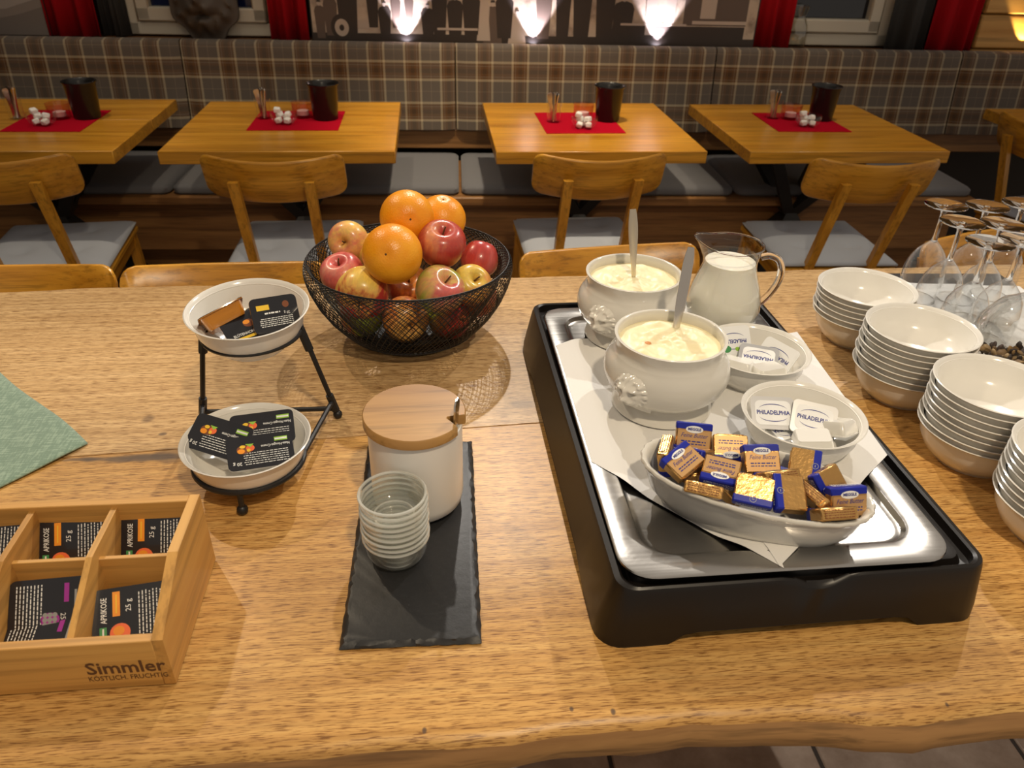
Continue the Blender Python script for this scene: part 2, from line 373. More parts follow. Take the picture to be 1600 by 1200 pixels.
# windows
wf = mat('painted_window_frame', (.55, .50, .40), .4); night = mat('night_window_glass', (.006, .007, .012), .04, spec=.8)
def window(name, x0, x1, blue):
    w_ = x1 - x0; o = struct(ob(name, None, None, W((x0 + x1) / 2, .145, .915), WROT))
    m = MB(); t = .045
    for (cx, cz, sx, sz) in ((0, t / 2, w_, t), (0, 1.1, w_, t), (-w_ / 2 + t / 2, .55, t, 1.1), (w_ / 2 - t / 2, .55, t, 1.1)): m.box((cx, 0, cz), (sx, .05, sz), .004)
    m.obj('window_frame', wf, o)
    m = MB(); t2 = .05; a = w_ - 2 * t - .004
    for (cx, cz, sx, sz) in ((0, t + t2 / 2 + .002, a, t2), (0, 1.05, a, t2), (-a / 2 + t2 / 2, .55, t2, 1.0), (a / 2 - t2 / 2, .55, t2, 1.0)): m.box((cx, -.012, cz), (sx, .05, sz), .006)
    m.obj('window_sash', wf, o)
    MB().box((0, .0, .55), (a - .08, .006, .94)).obj('pane', blue, o)
    return o
window('window_1', -1.12, -.555, mat('dusk_window_glass', (.008, .014, .06), .05, spec=.8))
window('window_2', 1.30, 1.81, night)

# ---- curtains
red_c = mat('red_curtain_cloth', (.34, .003, .008), .9, spec=.2); grey_c = mat('charcoal_curtain_cloth', (.035, .034, .032), .9)
def curtain(x0, x1, yy, m, label, waves):
    w_ = x1 - x0
    def fn(u, v):
        s = math.sin(u * waves * 2 * PI) * .018 * (1 - .25 * v) + .006 * math.sin(u * 23 + v * 3)
        return ((u - .5) * w_, s, v * 1.3)
    g = MB(); g.grid(fn, 48, 8); o = g.obj('curtain', m, None, W((x0 + x1) / 2, yy, .912), WROT, 80)
    sm = o.modifiers.new('solid', 'SOLIDIFY'); sm.thickness = .003
    return tag(o, label, 'curtain')
curtain(-1.385, -1.20, .075, red_c, 'red curtain hanging beside the framed landscape picture', 2.6)
curtain(-1.20, -1.105, .10, grey_c, 'narrow charcoal curtain at the window with the lion sculpture', 1.2)
curtain(-.585, -.445, .075, red_c, 'red curtain between the lion window and the old group photograph', 2.0)
curtain(1.262, 1.395, .085, red_c, 'red curtain between the old group photograph and the glass vase', 1.9)
curtain(1.785, 1.945, .075, grey_c, 'wide charcoal curtain beside the window with the glass vase', 1.4)
curtain(1.945, 2.13, .06, red_c, 'red curtain next to the lit timber wall', 2.4)

# ---- printed pictures on the wall
sepia_bg = mat('sepia_print_light', (.34, .24, .175), .45); sepia_d = mat('sepia_print_dark', (.040, .028, .022), .45); sepia_m = mat('sepia_print_mid', (.115, .078, .060), .45); sepia_l = mat('sepia_print_pale', (.47, .37, .30), .45)
n_ = noise(sepia_bg, coords(sepia_bg, (7, 7, 9)), 1, 4, .6); r_ = ramp(sepia_bg, [(.36, (.20, .14, .105)), (.50, (.48, .37, .28)), (.75, (.62, .50, .40))]); L(sepia_bg, n_, r_.inputs[0]); L(sepia_bg, r_.outputs[0], bsdf(sepia_bg).inputs['Base Color'])
mx0, mx1 = -.437, 1.258; mw = mx1 - mx0
mural = thing('group_photograph', 'wide framed sepia photograph of an old crowd above the plaid bench', 'picture', W((mx0 + mx1) / 2, .085, .909), WROT)
MB().box((0, 0, .42), (mw, .016, .84), .002).obj('frame', mat('dark_picture_edge', (.03, .025, .022), .5), mural)
pp = Print(); Hh = .83
pp.rect(-mw / 2 + .006, .004, mw / 2 - .006, Hh, sepia_bg)
pp.rect(-mw / 2 + .006, .004, mw / 2 - .006, .03, sepia_d, .0003)
def person(x, base, h, m, hm, wd=.30, skirt=False):
    hh = h * .135; sw = h * wd / 2
    body = [(x - sw * (1.15 if skirt else .75), base), (x + sw * (1.15 if skirt else .75), base), (x + sw * .9, base + h * .45), (x + sw, base + h * .72), (x + sw * .75, base + h * .82), (x + sw * .25, base + h * .86), (x - sw * .25, base + h * .86), (x - sw * .75, base + h * .82), (x - sw, base + h * .72), (x - sw * .9, base + h * .45)]
    pp.poly(body, m, .0004 + random.random() * .0006); pp.disc(x, base + h * .92, hh * .42, hh * .55, hm, .0012, 10); pp.poly([(x - hh * .45, base + h * .945), (x + hh * .45, base + h * .945), (x + hh * .3, base + h * 1.0), (x - hh * .3, base + h * 1.0)], sepia_d, .0013)
def mxp(u): return PY(u, 40, 3.19).x - (mx0 + mx1) / 2
for (u, base, h, m, wd, sk) in ((500, .01, .13, sepia_m, .3, 0), (517, .02, .15, sepia_m, .34, 0), (544, .03, .30, sepia_d, .28, 0), (583, .05, .135, sepia_d, .32, 0), (601, .02, .12, sepia_d, .4, 0), (619, .05, .12, sepia_m, .3, 0), (639, .06, .11, sepia_m, .3, 0),
      (668, .02, .115, sepia_d, .45, 0), (686, .03, .16, sepia_d, .36, 0), (710, .02, .15, sepia_d, .4, 0), (735, .03, .16, sepia_d, .42, 0), (754, .01, .16, sepia_l, .28, 1), (768, .0, .15, sepia_m, .42, 1), (786, .02, .17, sepia_d, .4, 0), (806, .0, .12, sepia_l, .5, 1),
      (846, .02, .2, sepia_m, .3, 0), (876, .0, .24, sepia_d, .24, 0), (905, .0, .24, sepia_d, .30, 0), (940, .0, .23, sepia_d, .32, 0), (968, .0, .18, sepia_d, .45, 1), (1010, .04, .2, sepia_l, .22, 0), (1040, .05, .18, sepia_l, .22, 0)):
    person(mxp(u), base, h, m, sepia_l, wd, sk)
# carriage with a wheel, benches, and the house on the right
wx = mxp(533); pp.disc(wx, .05, .04, .045, sepia_d, .0016); pp.disc(wx, .048, .026, .03, sepia_l, .0019); pp.disc(wx, .048, .009, .011, sepia_d, .0022)
pp.rect(mxp(556), .045, mxp(582), .075, sepia_l, .0008); pp.rect(mxp(682), .045, mxp(745), .053, sepia_l, .0018)
pp.rect(mxp(965), .072, mxp(1066), .080, sepia_l, .0014); pp.rect(mxp(965), .004, mxp(1155), .072, sepia_d, .0009); pp.rect(mxp(1060), .075, mxp(1156), Hh, sepia_m, .0005)
pp.rect(mxp(1085), .10, mxp(1108), .3, sepia_l, .0011); pp.rect(mxp(1112), .10, mxp(1138), .3, sepia_m, .0011); pp.rect(mxp(1074), .080, mxp(1156), .092, sepia_l, .0013)
pp.obj('photo_print', mural, (0, -.0085, 0), (PI / 2, 0, 0))
lp = thing('landscape_picture', 'framed grey landscape photograph at the end of the plaid bench', 'picture', W(-1.72, .09, .909), WROT)
MB().box((0, 0, .4), (.68, .016, .8), .002).obj('frame', mat('dark_picture_edge'), lp)
hill = mat('grey_print_hill', (.20, .17, .15), .5); hsky = mat('grey_print_sky', (.42, .37, .33), .5)
pp = Print(); pp.rect(-.334, .004, .334, .795, hsky); pp.poly([(-.334, .004), (.334, .004), (.334, .10), (.25, .075), (.1, .045), (-.334, .06)], hill, .0004)
pp.poly([(-.334, .05), (.1, .044), (.25, .074), (.334, .10), (.334, .13), (.2, .09), (-.334, .085)], mat('grey_print_ridge', (.28, .24, .21), .5), .0003); pp.obj('photo_print', lp, (0, -.0085, 0), (PI / 2, 0, 0))

# ---- uplights on the ledge
def uplight(x, label, col, power, yy=.055):
    o = thing('uplight', label, 'lamp', W(x, yy, .909), WROT, )
    m = MB(); m.lathe([(.0, 0), (.020, 0), (.020, .003), (.018, .003), (.017, .001), (.0, .001)], 24); m.obj('housing', steel, o)
    m = MB(); m.lathe([(.0, .0015), (.0165, .0015)], 20); m.obj('lens', mat('lamp_lens_' + label[:4], col, .3, emit=col, emits=18), o)
    l = bpy.data.lights.new('uplight_beam', 'SPOT'); l.energy = power; l.color = col; l.spot_size = math.radians(74); l.spot_blend = .35; l.shadow_soft_size = .006
    b = bpy.data.objects.new('uplight_beam', l); COL.objects.link(b); b.parent = o; b.location = (0, 0, .006); b.rotation_euler = (PI - .10, 0, 0)
for u, nm in ((634, 'beside the carriage wheel in'), (832, 'below the middle of'), (1024, 'below the house end of')):
    uplight(PY(u, 70, 3.155).x, 'cool white uplight %s the old group photograph' % nm, (.86, .83, 1.0), 8)
uplight(2.33, 'warm yellow uplight washing the timber wall', (1, .70, .26), 14, .03)

# ---- lion sculpture relief
def lion_h(a, b):
    r = math.hypot(a, b); g = lambda x, y, s, t=None: math.exp(-((a - x) / s) ** 2 - ((b - y) / (t or s)) ** 2); a0, b0 = a, b
    a, b = a / 1.12, b / 1.08; h = .55 * math.exp(-(a / .62) ** 4 - (b / .75) ** 4)
    h += .36 * (g(-.28, .36, .2, .11) + g(.28, .36, .2, .11)) - .34 * (g(-.27, .20, .12, .09) + g(.27, .20, .12, .09))
    h += .40 * g(0, .18, .10, .34) + .50 * g(0, -.12, .16, .11) + .42 * (g(-.19, -.30, .18, .14) + g(.19, -.30, .18, .14)) - .30 * g(0, -.46, .28, .05) + .36 * g(0, -.62, .2, .12)
    h += .10 * (g(-.42, -.02, .16) + g(.42, -.02, .16)) + .30 * (g(-.52, .66, .13) + g(.52, .66, .13)) - .18 * (g(-.52, .66, .06) + g(.52, .66, .06))
    ph = math.atan2(b, a); mane = math.exp(-((r - .90) / .16) ** 2)
    h += mane * (.10 + .11 * math.cos(17 * ph + r * 6) + .04 * math.sin(37 * ph + r * 9))
    e = max(0, min(1, (1.10 - r) / .30)); return h * e * e * (3 - 2 * e)
bronze = mat('grey_bronze', (.10, .082, .066), .55, metal=.1)
n_ = noise(bronze, coords(bronze, (40, 40, 40)), 1, 4); bump(bronze, n_, .3, .003)
lx = PY(317, 40, 3.16).x
def lfn(u, v):
    r = u * 1.12; ph = v * 2 * PI; a, b = r * math.cos(ph), r * math.sin(ph)
    wob = 1 + .05 * math.sin(9 * ph) * u
    return (a * .115 * wob, -lion_h(a, b) * .085, .165 + b * .155 * wob)
m = MB(); m.grid(lfn, 40, 72)
o = tag(m.obj('lion_sculpture', bronze, None, W(lx, .075, .907), WROT, 60), 'grey lion head sculpture on the window ledge above the bench', 'sculpture')
q = o.modifiers.new('solid', 'SOLIDIFY'); q.thickness = .02; q.offset = -1
# glass vase at the other window
m = MB(); m.lathe([(.0, 0), (.036, 0), (.040, .01), (.041, .06), (.036, .085), (.024, .105), (.022, .118), (.030, .135), (.033, .15)], 28)
tag(m.obj('glass_vase', thin_glass('smoky_vase_glass', (.80, .78, .72), .10, .8), None, W(PY(1237, 70, 3.17).x, .10, .909), WROT), 'clear glass bottle vase on the ledge of the right window', 'vase')

# ---- plaid bench
bench = thing('banquette', 'long wooden bench with plaid upholstered back along the wall', 'bench', W(.35, -.2, 0), WROT)
xs = [-2.0, -.905, .098, 1.095, 2.075, 2.75]; BW = .35
bw = wood('bench_brown_wood', (.19, .085, .028), (.33, .165, .055), 'x', .45)
for a, b in zip(xs[:-1], xs[1:]):
    def back(u, v, a=a, b=b):     # padded panel: front, over the top and down behind
        w_ = b - a; x = (u - .5) * (w_ - .004); e = min(u, 1 - u) * w_; puff = .012 * (1 - math.exp(-e / .02))
        path = [(-.030, .612), (-.036, .615), (-.028, .66), (-.012, .78), (-.004, .86), (0, .9), (.006, .911), (.016, .916), (.035, .916), (.045, .912), (.047, .62), (-.030, .612)]
        t = v * (len(path) - 1); i = min(int(t), len(path) - 2); f = t - i; y, z = (path[i][k] + (path[i + 1][k] - path[i][k]) * f for k in (0, 1))
        return (x + (a + b) / 2 - BW, y + .2 - (puff if y < .01 else 0) + .006, z)
    m = MB(); m.grid(back, 40, 22); m.obj('back_panel', PLAID, bench, ang=60)
MB().box((0, .195, .575), (4.75, .03, .075), .004).obj('back_rail', bw, bench, (.025, 0, 0))
MB().box((0, 0, .471), (4.0, .46, .03), .004).obj('seat_board', bw, bench, (-.35, -.03, 0))
MB().box((0, -.18, .36), (3.96, .025, .19), .004).obj('front_board', bw, bench, (-.35, 0, 0))
MB().box((0, -.06, .135), (3.9, .03, .27)).obj('kick_board', bw, bench, (-.35, 0, 0))
cu = mat('grey_seat_fabric', (.135, .137, .150), .9, sheen=.2); n_ = noise(cu, coords(cu, (400, 400, 400)), 1, 2); bump(cu, n_, .2, .001)
ends = [-2.0, -.885, .11, 1.10, 2.0]
for k, (a, b) in enumerate(zip(ends[:-1], ends[1:])):
    m = MB(); w_ = b - a - .01
    lo = [rrect(w_ - .02, .43, .02, .0, 4), rrect(w_, .45, .03, .008, 4), rrect(w_, .45, .03, .022, 4), rrect(w_ - .015, .435, .03, .03, 4), rrect(w_ - .06, .39, .03, .034, 4)]
    m.loft(lo); nm = ('under the table with the two-board top', 'behind the fruit bowl', 'between the two middle tables', 'ending beside the rightmost chair')[k]
    nm = ('at the end by the landscape picture', 'below the lion sculpture', 'below the middle of the old photograph', 'below the glass vase window')[k]
    tag(m.obj('seat_cushion', cu, None, W((a + b) / 2, -.215, .486), WROT, 50), 'grey bench seat cushion ' + nm, 'cushion', 'bench seat cushions')

# ================================================================== DINING TABLES AND CHAIRS
leg_m = mat('black_steel_leg', (.014, .013, .013), .5)
def dining_table(x0, x1, y0, y1, label, split=None):
    cx, cy = (x0 + x1) / 2, (y0 + y1) / 2; t = thing('dining_table', label, 'table', (cx, cy, 0), group='dining tables along the bench')
    w_, d = x1 - x0, y1 - y0
    if split:
        MB().box((0, (y0 + split) / 2 - cy, .7215), (w_, split - y0 - .0015, .037), .002).obj('board', oakx, t)
        MB().box((0, (y1 + split) / 2 - cy, .7215), (w_, y1 - split - .0015, .037), .002).obj('board', oakx, t)
    else: MB().box((0, 0, .7215), (w_, d, .037), .002).obj('tabletop', oakx, t)
    for sx in (-1, 1):
        for sy in (-1, 1):
            p0 = Vector((sx * .26, sy * .24, .008)); p1 = Vector((-sx * .17, -sy * .15, .700))
            if sx * sy < 0: p0 += Vector((0, 0, 0))
            m = MB(); m.tube([p0, p1], .026, 4); m.obj('leg', leg_m, t)
    MB().box((0, 0, .698), (.45, .40, .012), .002).obj('mounting_plate', leg_m, t)
    return t
dining_table(-1.60, -.908, 2.31, 2.985, 'oak dining table with a two-board top at the landscape picture', 2.683)
dining_table(-.783, -.108, 2.303, 2.955, 'oak dining table in front of the lion sculpture')
dining_table(.190, .836, 2.292, 2.948, 'oak dining table in front of the middle of the old photograph')
dining_table(.970, 1.618, 2.284, 2.935, 'oak dining table in front of the glass vase window')
dining_table(2.12, 3.3, 2.2, 2.875, 'oak dining table under the timber wall uplight')

def curved_board(w_, h, t, r, bend, n=24):
    m = MB(); fr = []; bk = []
    xs_ = [(-math.cos(PI * i / n)) * w_ / 2 for i in range(n + 1)]
    def ext(x):
        d = max(0, abs(x) - (w_ / 2 - r)); return h / 2 - r + math.sqrt(max(0, r * r - d * d))
    loops = []
    for x in xs_:
        e = max(ext(x), .0008); y = bend * (2 * x / w_) ** 2; sl = 4 * bend * 2 * x / w_ / w_ / 1.0; b = .004
        loops.append([(x, y, -e + b), (x, y + b, -e), (x, y + t - b, -e), (x, y + t, -e + b), (x, y + t, 0), (x, y + t, e - b), (x, y + t - b, e), (x, y + b, e), (x, y, e - b), (x, y, 0)])
    m.loft(loops); return m
def make_chair():
    t = thing('dining_chair', 'oak chair', 'chair')
    rake = math.atan2(.10, .28)
    b = curved_board(.372, .128, .012, .028, .045).obj('backrest', oakx, t, (0, -.262, .722), (rake, 0, 0), 50)
    for s in (-1, 1):
        m = MB(); m.loft([[(s * .0975 + a * .013, y0 + bb * .011, z0) for a, bb in ((-1, -1), (1, -1), (1, 1), (-1, 1))] for y0, z0 in ((-.172, .42), (-.2833, .735))])
        m.obj('back_post', oakz, t)
        m = MB(); m.loft([[(s * x + a * .014, y0 + bb * .014, z0) for a, bb in ((-1, -1), (1, -1), (1, 1), (-1, 1))] for x, y0, z0 in ((.180, -.22, .008), (.165, -.165, .42))]); m.obj('leg', oakz, t)
        m = MB(); m.loft([[(s * x + a * .014, y0 + bb * .014, z0) for a, bb in ((-1, -1), (1, -1), (1, 1), (-1, 1))] for x, y0, z0 in ((.180, .195, .008), (.165, .165, .42))]); m.obj('leg', oakz, t)
        MB().box((s * .165, 0, .40), (.018, .32, .04), .003).obj('side_rail', oaky, t)
    MB().box((0, 0, 0), (.37, .39, .022), .006).obj('seat', oaky, t, (0, 0, .432))
    MB().box((0, .165, .40), (.31, .018, .04), .003).obj('front_rail', oakx, t)
    MB().box((0, -.165, .40), (.31, .018, .04), .003).obj('rear_rail', oakx, t)
    return t
pad_m = mat('pale_blue_grey_felt', (.40, .435, .50), .95, sheen=.2); n_ = noise(pad_m, coords(pad_m, (300, 300, 300)), 1, 3); bump(pad_m, n_, .3, .001)
def pad_fn(u, v):
    x, y = (u - .5) * 2, (v - .5) * 2; e = max(0, 1 - max(abs(x), abs(y)) ** 8)
    tuft = sum(math.exp(-(((x - a) / .16) ** 2 + ((y - b) / .16) ** 2)) for a in (-.42, .42) for b in (-.42, .42))
    return (x * .183, y * .183, .006 + .020 * e - .012 * tuft * e)
m = MB(); m.grid(pad_fn, 32, 32); PAD = m.mesh('chair_pad', pad_m, 70)
chair = make_chair(); first = True
for (x, y, rz, lab) in ((-1.135, 2.315, .10, 'oak chair pulled up to the table with the two-board top'), (-.42, 2.315, .0, 'oak chair pushed in at the table before the lion sculpture'),
                        (.457, 2.315, .02, 'oak chair pushed in at the table below the middle of the photograph'), (1.235, 2.26, -.03, 'oak chair pushed in at the table before the glass vase window'),
                        (2.26, 2.50, -1.25, 'oak chair at the end of the table under the timber wall uplight'),
                        (-.762, 1.115, PI, 'oak chair tucked under the buffet behind the green napkin'), (-.375, 1.11, PI + .02, 'oak chair tucked under the buffet between bowl stand and fruit basket'),
                        (.372, 1.165, PI + .12, 'oak chair tucked under the buffet behind the tureens'), (1.236, 1.223, PI + .3, 'oak chair tucked under the buffet behind the wine glasses')):
    if first: c = chair; first = False; c.location = (x, y, 0); c.rotation_euler = (0, 0, rz); c['label'] = lab
    else: c = dup(chair, (x, y, 0), (0, 0, rz), lab)
    c['group'] = 'oak chairs'
    if y > 2:
        p = tag(ob('chair_pad', PAD, None, (x, y, .4425), (0, 0, rz)), 'pale blue-grey tufted seat pad on the ' + lab, 'cushion', 'chair seat pads')
        p['label'] = 'pale blue-grey tufted pad, chair ' + lab.split('chair ')[1]
        s_ = p.modifiers.new('solid', 'SOLIDIFY'); s_.thickness = .006; s_.offset = 1

# ---- things on the dining tables
redmat = mat('red_napkin_cloth', (.40, .004, .018), 1, spec=.05); n_ = noise(redmat, coords(redmat, (250, 250, 250)), 1, 2); bump(redmat, n_, .25, .001)
bin_m = mat('black_bin_plastic', (.012, .011, .011), .28)
sugar_m = mat('sugar_white', (.85, .84, .82), .7, sss=.1); wax = mat('tealight_wax', (.8, .78, .72), .5, sss=.2); redg = thin_glass('pink_tealight_glass', (.93, .62, .64), .07, .7)
m = MB(); m.lathe([(.0, 0), (.038, 0), (.040, .003), (.0475, .105), (.0525, .112), (.052, .1145), (.049, .111), (.045, .103), (.036, .006), (.0, .006)], 32); BIN = m.mesh('table_bin', bin_m)
m = MB(); m.lathe([(.0, .0), (.021, .0), (.0225, .004), (.024, .05), (.026, .062), (.0265, .064)], 24); JAR = m.mesh('glass_jar', glass_t)
m = MB(); m.lathe([(.0, .0), (.022, .0), (.025, .002), (.038, .013), (.0435, .026), (.043, .036), (.0415, .039)], 28); SUG = m.mesh('sugar_bowl', glass_t)
m = MB(); m.lathe([(.0, .0), (.030, .0), (.032, .004), (.0365, .048)], 24); m.lathe([(.0, .003), (.022, .003), (.024, .008), (.0, .008)], 24); TEA = m.mesh('tealight_glass', redg)
m = MB(); m.lathe([(.0, .0), (.019, .0), (.019, .013), (.0, .013)], 20); CAND = m.mesh('candle', wax)
m = MB(); m.box((0, 0, 0), (.019, .021, .016), .003); CUBE = m.mesh('sugar_cube', sugar_m)
def spoon_mesh(length=.11):
    m = MB(); lp_ = []
    for s, w_, t in ((0, .006, .002), (.15, .0045, .002), (.5, .0045, .002), (.8, .0075, .0016), (.95, .009, .0015), (1, .006, .0012)):
        z = s * length; lp_.append([(-w_, -t, z), (w_, -t, z), (w_, t, z), (-w_, t, z)])
    m.loft(lp_); return m.mesh('teaspoon', chrome)
TSP = spoon_mesh(.092)
TN = ['on the two-board table', 'on the table before the lion sculpture', 'on the table below the photograph', 'on the table before the vase window']
DT = [((-1.19, 2.665, .235, .28, 0), (-1.3225, 2.69), (-1.207, 2.60), (-1.19, 2.69), (-1.11, 2.70)),
      ((-.437, 2.67, .285, .26, 0), (-.549, 2.695), (-.472, 2.62), (-.425, 2.715), (-.348, 2.69)),
      ((.497, 2.645, .262, .285, .02), (.412, 2.65), (.502, 2.565), (.522, 2.70), (.602, 2.675)),
      ((1.284, 2.655, .255, .265, -.02), (1.207, 2.71), (1.28, 2.59), (1.265, 2.70), (1.372, 2.69))]
for k, (nap, jar, sug, tea, binp) in enumerate(DT):
    n4 = 4
    nx, ny, nw, nd, nr = nap
    m = MB(); m.box((0, 0, .0012), (nw, nd, .0024), .0008)
    tag(m.obj('red_napkin', redmat, None, (nx, ny, .74), (0, 0, nr)), 'folded red napkin lying ' + TN[k], 'napkin', 'red napkins on dining tables')
    z = .7424
    tag(ob('table_bin', BIN, None, (*binp, z)), 'black plastic table bin standing ' + TN[k], 'bin', 'black table bins')
    tag(ob('glass_jar', JAR, None, (*jar, z)), 'small glass of teaspoons ' + TN[k], 'glass', 'spoon glasses')
    for i in range(5):
        a = i * 1.3 + k; tag(ob('teaspoon', TSP, None, (jar[0] + .006 * math.cos(a), jar[1] + .006 * math.sin(a), z + .003), (.14 * math.sin(a), -.14 * math.cos(a), a)), 'steel teaspoon standing in the glass ' + TN[k], 'spoon', 'teaspoons ' + TN[k])
    tag(ob('sugar_bowl', SUG, None, (*sug, z)), 'small round glass bowl of sugar cubes ' + TN[k], 'bowl', 'glass sugar bowls')
    for i, (dx, dy, dz) in enumerate(((-.017, -.006, .013), (.012, -.012, .013), (.004, .015, .013), (-.014, .006, .028), (.012, .004, .028), (-.020, .004, .042))):
        tag(ob('sugar_cube', CUBE, None, (sug[0] + dx, sug[1] + dy, z + dz), (random.uniform(-.4, .4), random.uniform(-.4, .4), random.uniform(0, 3))), 'white sugar cube in the glass bowl ' + TN[k], 'sugar cube', 'sugar cubes ' + TN[k])
    t = tag(ob('tealight_holder', TEA, None, (*tea, z)), 'pinkish glass tealight holder ' + TN[k], 'candle holder', 'tealight glasses')
    ob('candle', CAND, t, (0, 0, .0082))

# ================================================================== BUFFET TABLE
bt = thing('buffet_table', 'heavy live-edge oak slab table carrying the breakfast buffet', 'table', (0, .83, 0))
def live(x, k, amp): return amp * (mnoise.noise((x * 3.1, k, 0)) + .5 * mnoise.noise((x * 9.3, k + 7, 0)) + .25 * mnoise.noise((x * 27, k + 3, 0)))
def joint(x): return .800 + .062 * x - .83
def slab(name, m, yf, yb, frontlive, backlive):
    mb = MB(); n = 150; loops = []
    for i in range(n + 1):
        x = -1.55 + 3.2 * i / n; a, b = yf(x), yb(x); w1 = live(x, 11, .010); w2 = live(x, 5, .008)
        if frontlive: fr = [(a + .030 + w1, -.062), (a + .010 + w1, -.052), (a - .004 + w2, -.036), (a - .004 + w2 * .5, -.020), (a + .001, -.008), (a + .006, -.002), (a + .014, 0)]
        else: fr = [(a, -.062), (a, -.001), (a + .0008, 0)]
        if backlive: bk = [(b - .014, 0), (b - .003, -.004), (b + .002, -.02), (b - .01 + w1, -.045), (b - .03, -.062)]
        else: bk = [(b - .0008, 0), (b, -.001), (b, -.062)]
        loops.append([(x, y, z) for y, z in fr + [(a + (b - a) * .5, 0)] + bk])
    mb.loft(loops); o = mb.obj(name, [m, edge_m], bt, (0, 0, .8), ang=50)
    for p_ in o.data.polygons:
        if p_.center.z < -.010 and abs(p_.normal.z) < .95: p_.material_index = 1
    return o
edge_m = wood('live_edge_raw_wood', (.24, .115, .038), (.46, .25, .09), 'x', .55, freq=16, stretch=8)
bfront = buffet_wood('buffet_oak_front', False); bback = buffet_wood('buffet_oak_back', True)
for q in (bfront, bback):   # knots were given in world metres; plank origin sits at y = .83
    for nd in q.node_tree.nodes:
        if nd.type == 'MAPPING' and nd.inputs['Scale'].default_value[2] == 0:
            sy = nd.inputs['Scale'].default_value[1]; nd.inputs['Location'].default_value[1] += .83 * sy
slab('plank', bfront, lambda x: .368 - .83 + live(x, 1, .012) - .006 * x, lambda x: joint(x) - .0006, True, False)
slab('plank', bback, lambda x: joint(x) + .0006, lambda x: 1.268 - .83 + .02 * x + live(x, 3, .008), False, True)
dkoak = wood('dark_oak_trestle', (.16, .07, .025), (.28, .14, .05), 'z', .5)
for x in (-1.38, 1.5):
    MB().box((x, 0, .37), (.07, .62, .736), .006).obj('trestle', dkoak, bt)

ZT = .8
# ------------------------------------------------------------------ green napkin
gm = mat('sage_green_linen', (.20, .33, .23), .9, sheen=.3)
n_ = noise(gm, coords(gm, (420, 60, 60)), 1, 3); n2 = noise(gm, coords(gm, (60, 420, 60)), 1, 3); n3 = math_(gm, 'ADD', n_, n2); bump(gm, n3, .4, .0012)
r_ = ramp(gm, [(.8, (.17, .255, .19)), (1.15, (.27, .37, .28))]); r_.color_ramp.elements[1].position = 1; L(gm, math_(gm, 'MULTIPLY', n3, .85), r_.inputs[0]); L(gm, r_.outputs[0], bsdf(gm).inputs['Base Color'])
tip = P(138, 695); e1 = (P(0, 582) - tip).normalized(); e2 = (P(0, 766) - tip).normalized()
def nfn(u, v):
    a, b = u * .34, v * .30; p = e1 * a + e2 * b
    z = .003 + .0015 * math.sin(a * 30 + b * 17) + .001 * math.sin(b * 50)
    return (p.x + .002 * math.sin(b * 40), p.y + .003 * math.sin(a * 22), max(.0025, z))
m = MB(); m.grid(nfn, 40, 40); o = tag(m.obj('green_napkin', gm, None, (tip.x, tip.y, ZT), (0, 0, 0), 70), 'sage green linen napkin lying flat on the buffet', 'napkin')
q = o.modifiers.new('solid', 'SOLIDIFY'); q.thickness = .0018; q.offset = -1

# ------------------------------------------------------------------ portion packs
def tub(w_, h, d, lidm, tubm, r=.006, lid_t=.0007, draft=.004):
    lid = MB(); lid.loft([rrect(w_, h, r, -lid_t, 5), rrect(w_, h, r, 0, 5)]); lid_me = lid.mesh('lid', lidm)
    t = MB(); a, b = w_ - .006, h - .006
    t.loft([rrect(w_, h, r, -lid_t - .0008, 5), rrect(w_, h, r, -lid_t, 5)], True, True)
    t.loft([rrect(a, b, r * .9, -lid_t - .0007, 5), rrect(a - draft, b - draft, r * .9, -d + .003, 5), rrect(a - draft - .004, b - draft - .004, r * .8, -d, 5)], False, True)
    return lid_me, t.mesh('tub', tubm)
def rotm(yaw, tilt, roll=0, spin=0):
    r = math.radians
    return (Matrix.Rotation(r(yaw), 4, 'Z') @ Matrix.Rotation(r(tilt), 4, 'X') @ Matrix.Rotation(r(roll), 4, 'Y') @ Matrix.Rotation(r(spin), 4, 'Z')).to_euler()
def lines(pr, x0, x1, y0, y1, n, m, th, dz=.0001, rot=False):
    for i in range(n):
        t = (i + .5) / n; x = x0; k = 0
        c = y0 + (y1 - y0) * t
        while x < x1 - .001:
            l = random.uniform(.0012, .0042); e = min(x + l, x1)
            if rot: pr.rect(c - th, x, c + th, e, m, dz)
            else: pr.rect(x, c - th, e, c + th, m, dz)
            x = e + random.uniform(.0006, .0011)
black_lid = mat('glossy_black_foil_lid', (.014, .014, .018), .22, coat=.3); white_tub = mat('white_plastic_tub', (.80, .78, .74), .35); 
amber_tub = mat('amber_honey_tub', (.62, .24, .02), .12, trans=.35, ior=1.4, coat=.3)
